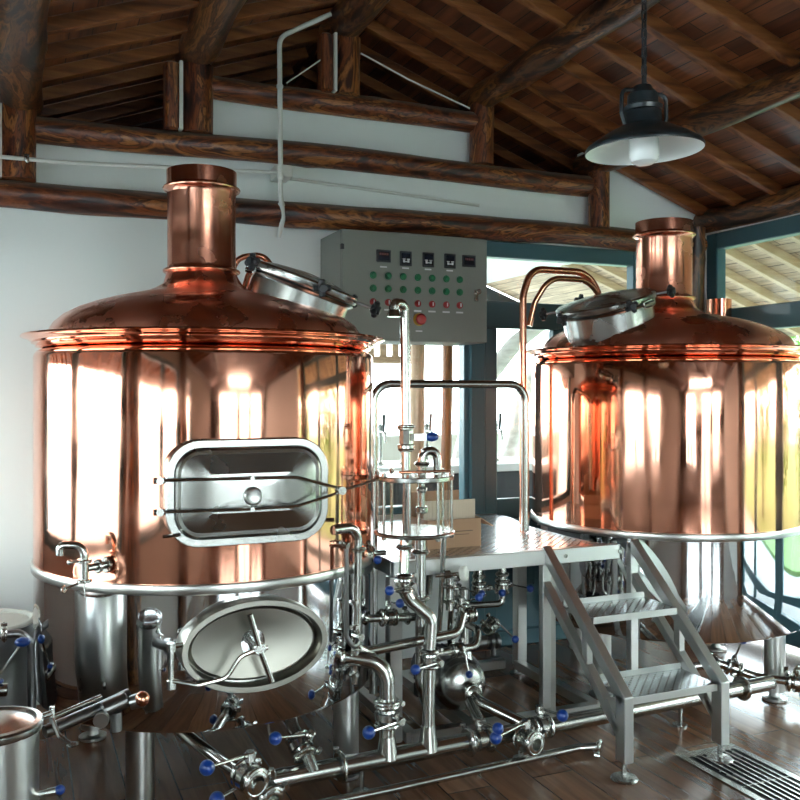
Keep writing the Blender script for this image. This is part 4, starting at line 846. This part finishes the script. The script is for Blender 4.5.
b = MB(); b.box((0,0,0),(5.6,.12,1.12)); b.box((0,-.03,1.12),(5.6,.15,1.16)); obj('low_wall', b, M['plaster'], t)
# trees outside on the right and left
def tree(label, x, y, h, r, seed, group):
    rnd = random.Random(seed); t = thing('leafy_tree', label, 'tree', (x,y,-.08), 0, group)
    b = MB(); b.tube([(0,0,0),(.05,.03,h*.4),(-.04,.06,h*.75)], [.11,.08,.05], 10); obj('trunk', b, M['bark'], t)
    b = MB(); vs = []; fs = []
    for i in range(2600):
        th = rnd.uniform(0, 6.28); ph = math.acos(rnd.uniform(-1, 1)); q = r*rnd.uniform(.45, 1)**.5*(1+.25*math.sin(3*th+seed)+.15*math.sin(5*ph))
        c = V((q*math.sin(ph)*math.cos(th), q*math.sin(ph)*math.sin(th), h*.68 + q*1.15*math.cos(ph)))
        u = V((rnd.gauss(0,1), rnd.gauss(0,1), rnd.gauss(0,.6))).normalized(); w = u.orthogonal().normalized(); w = Matrix.Rotation(rnd.uniform(0,6.28),3,u) @ w; k = rnd.uniform(.05,.10)
        o_ = len(vs); vs += [tuple(c-u*k), tuple(c+w*k*.5), tuple(c+u*k), tuple(c-w*k*.5)]; fs.append((o_, o_+1, o_+2, o_+3))
    b.add(vs, fs); obj('foliage', b, M['leaf'], t)
for k, (x, y, h, r) in enumerate(((9.6,1.0,2.6,1.2),(11.0,4.4,3.0,1.4),(9.9,7.9,2.4,1.1),(9.2,-2.6,2.8,1.3),(13.6,11.4,3.2,1.7))):
    tree('leafy green tree outside the right windows, number %d from the camera side' % k if False else ['small round green tree outside the right windows nearest the camera', 'tall green tree outside the middle of the right windows', 'low green tree outside the far right window', 'green tree outside behind the camera on the right', 'largest distant green tree beyond the right back corner'][k], x, y, h, r, 100+k, 'trees outside the right windows')

# ------------------------------------------------------------------ light, world, camera
w = bpy.data.worlds.new('World'); bpy.context.scene.world = w; w.use_nodes = True; nt = w.node_tree
bg = nt.nodes['Background']; tc = nt.nodes.new('ShaderNodeTexCoord'); sx = nt.nodes.new('ShaderNodeSeparateXYZ'); nt.links.new(tc.outputs['Generated'], sx.inputs[0])
r = nt.nodes.new('ShaderNodeValToRGB'); r.color_ramp.elements[0].position = .0; r.color_ramp.elements[0].color = (.95,.99,1,1); r.color_ramp.elements[1].position = .7; r.color_ramp.elements[1].color = (.72,.86,1,1)
nt.links.new(sx.outputs[2], r.inputs[0]); nt.links.new(r.outputs[0], bg.inputs[0]); bg.inputs[1].default_value = 10.5
cam = bpy.data.cameras.new('camera'); co = bpy.data.objects.new('camera', cam); C.objects.link(co); bpy.context.scene.camera = co
cam.sensor_width = 36; cam.lens = 36*900/800; cam.shift_y = -10/800; cam.clip_start = .05; cam.clip_end = 200
co.location = (0,0,1.6); co.rotation_euler = (PI/2, 0, -math.atan2(380,900))
sc = bpy.context.scene; sc.view_settings.view_transform = 'Standard'; sc.view_settings.look = 'None'; sc.view_settings.gamma = 1; sc.view_settings.exposure = 0.62
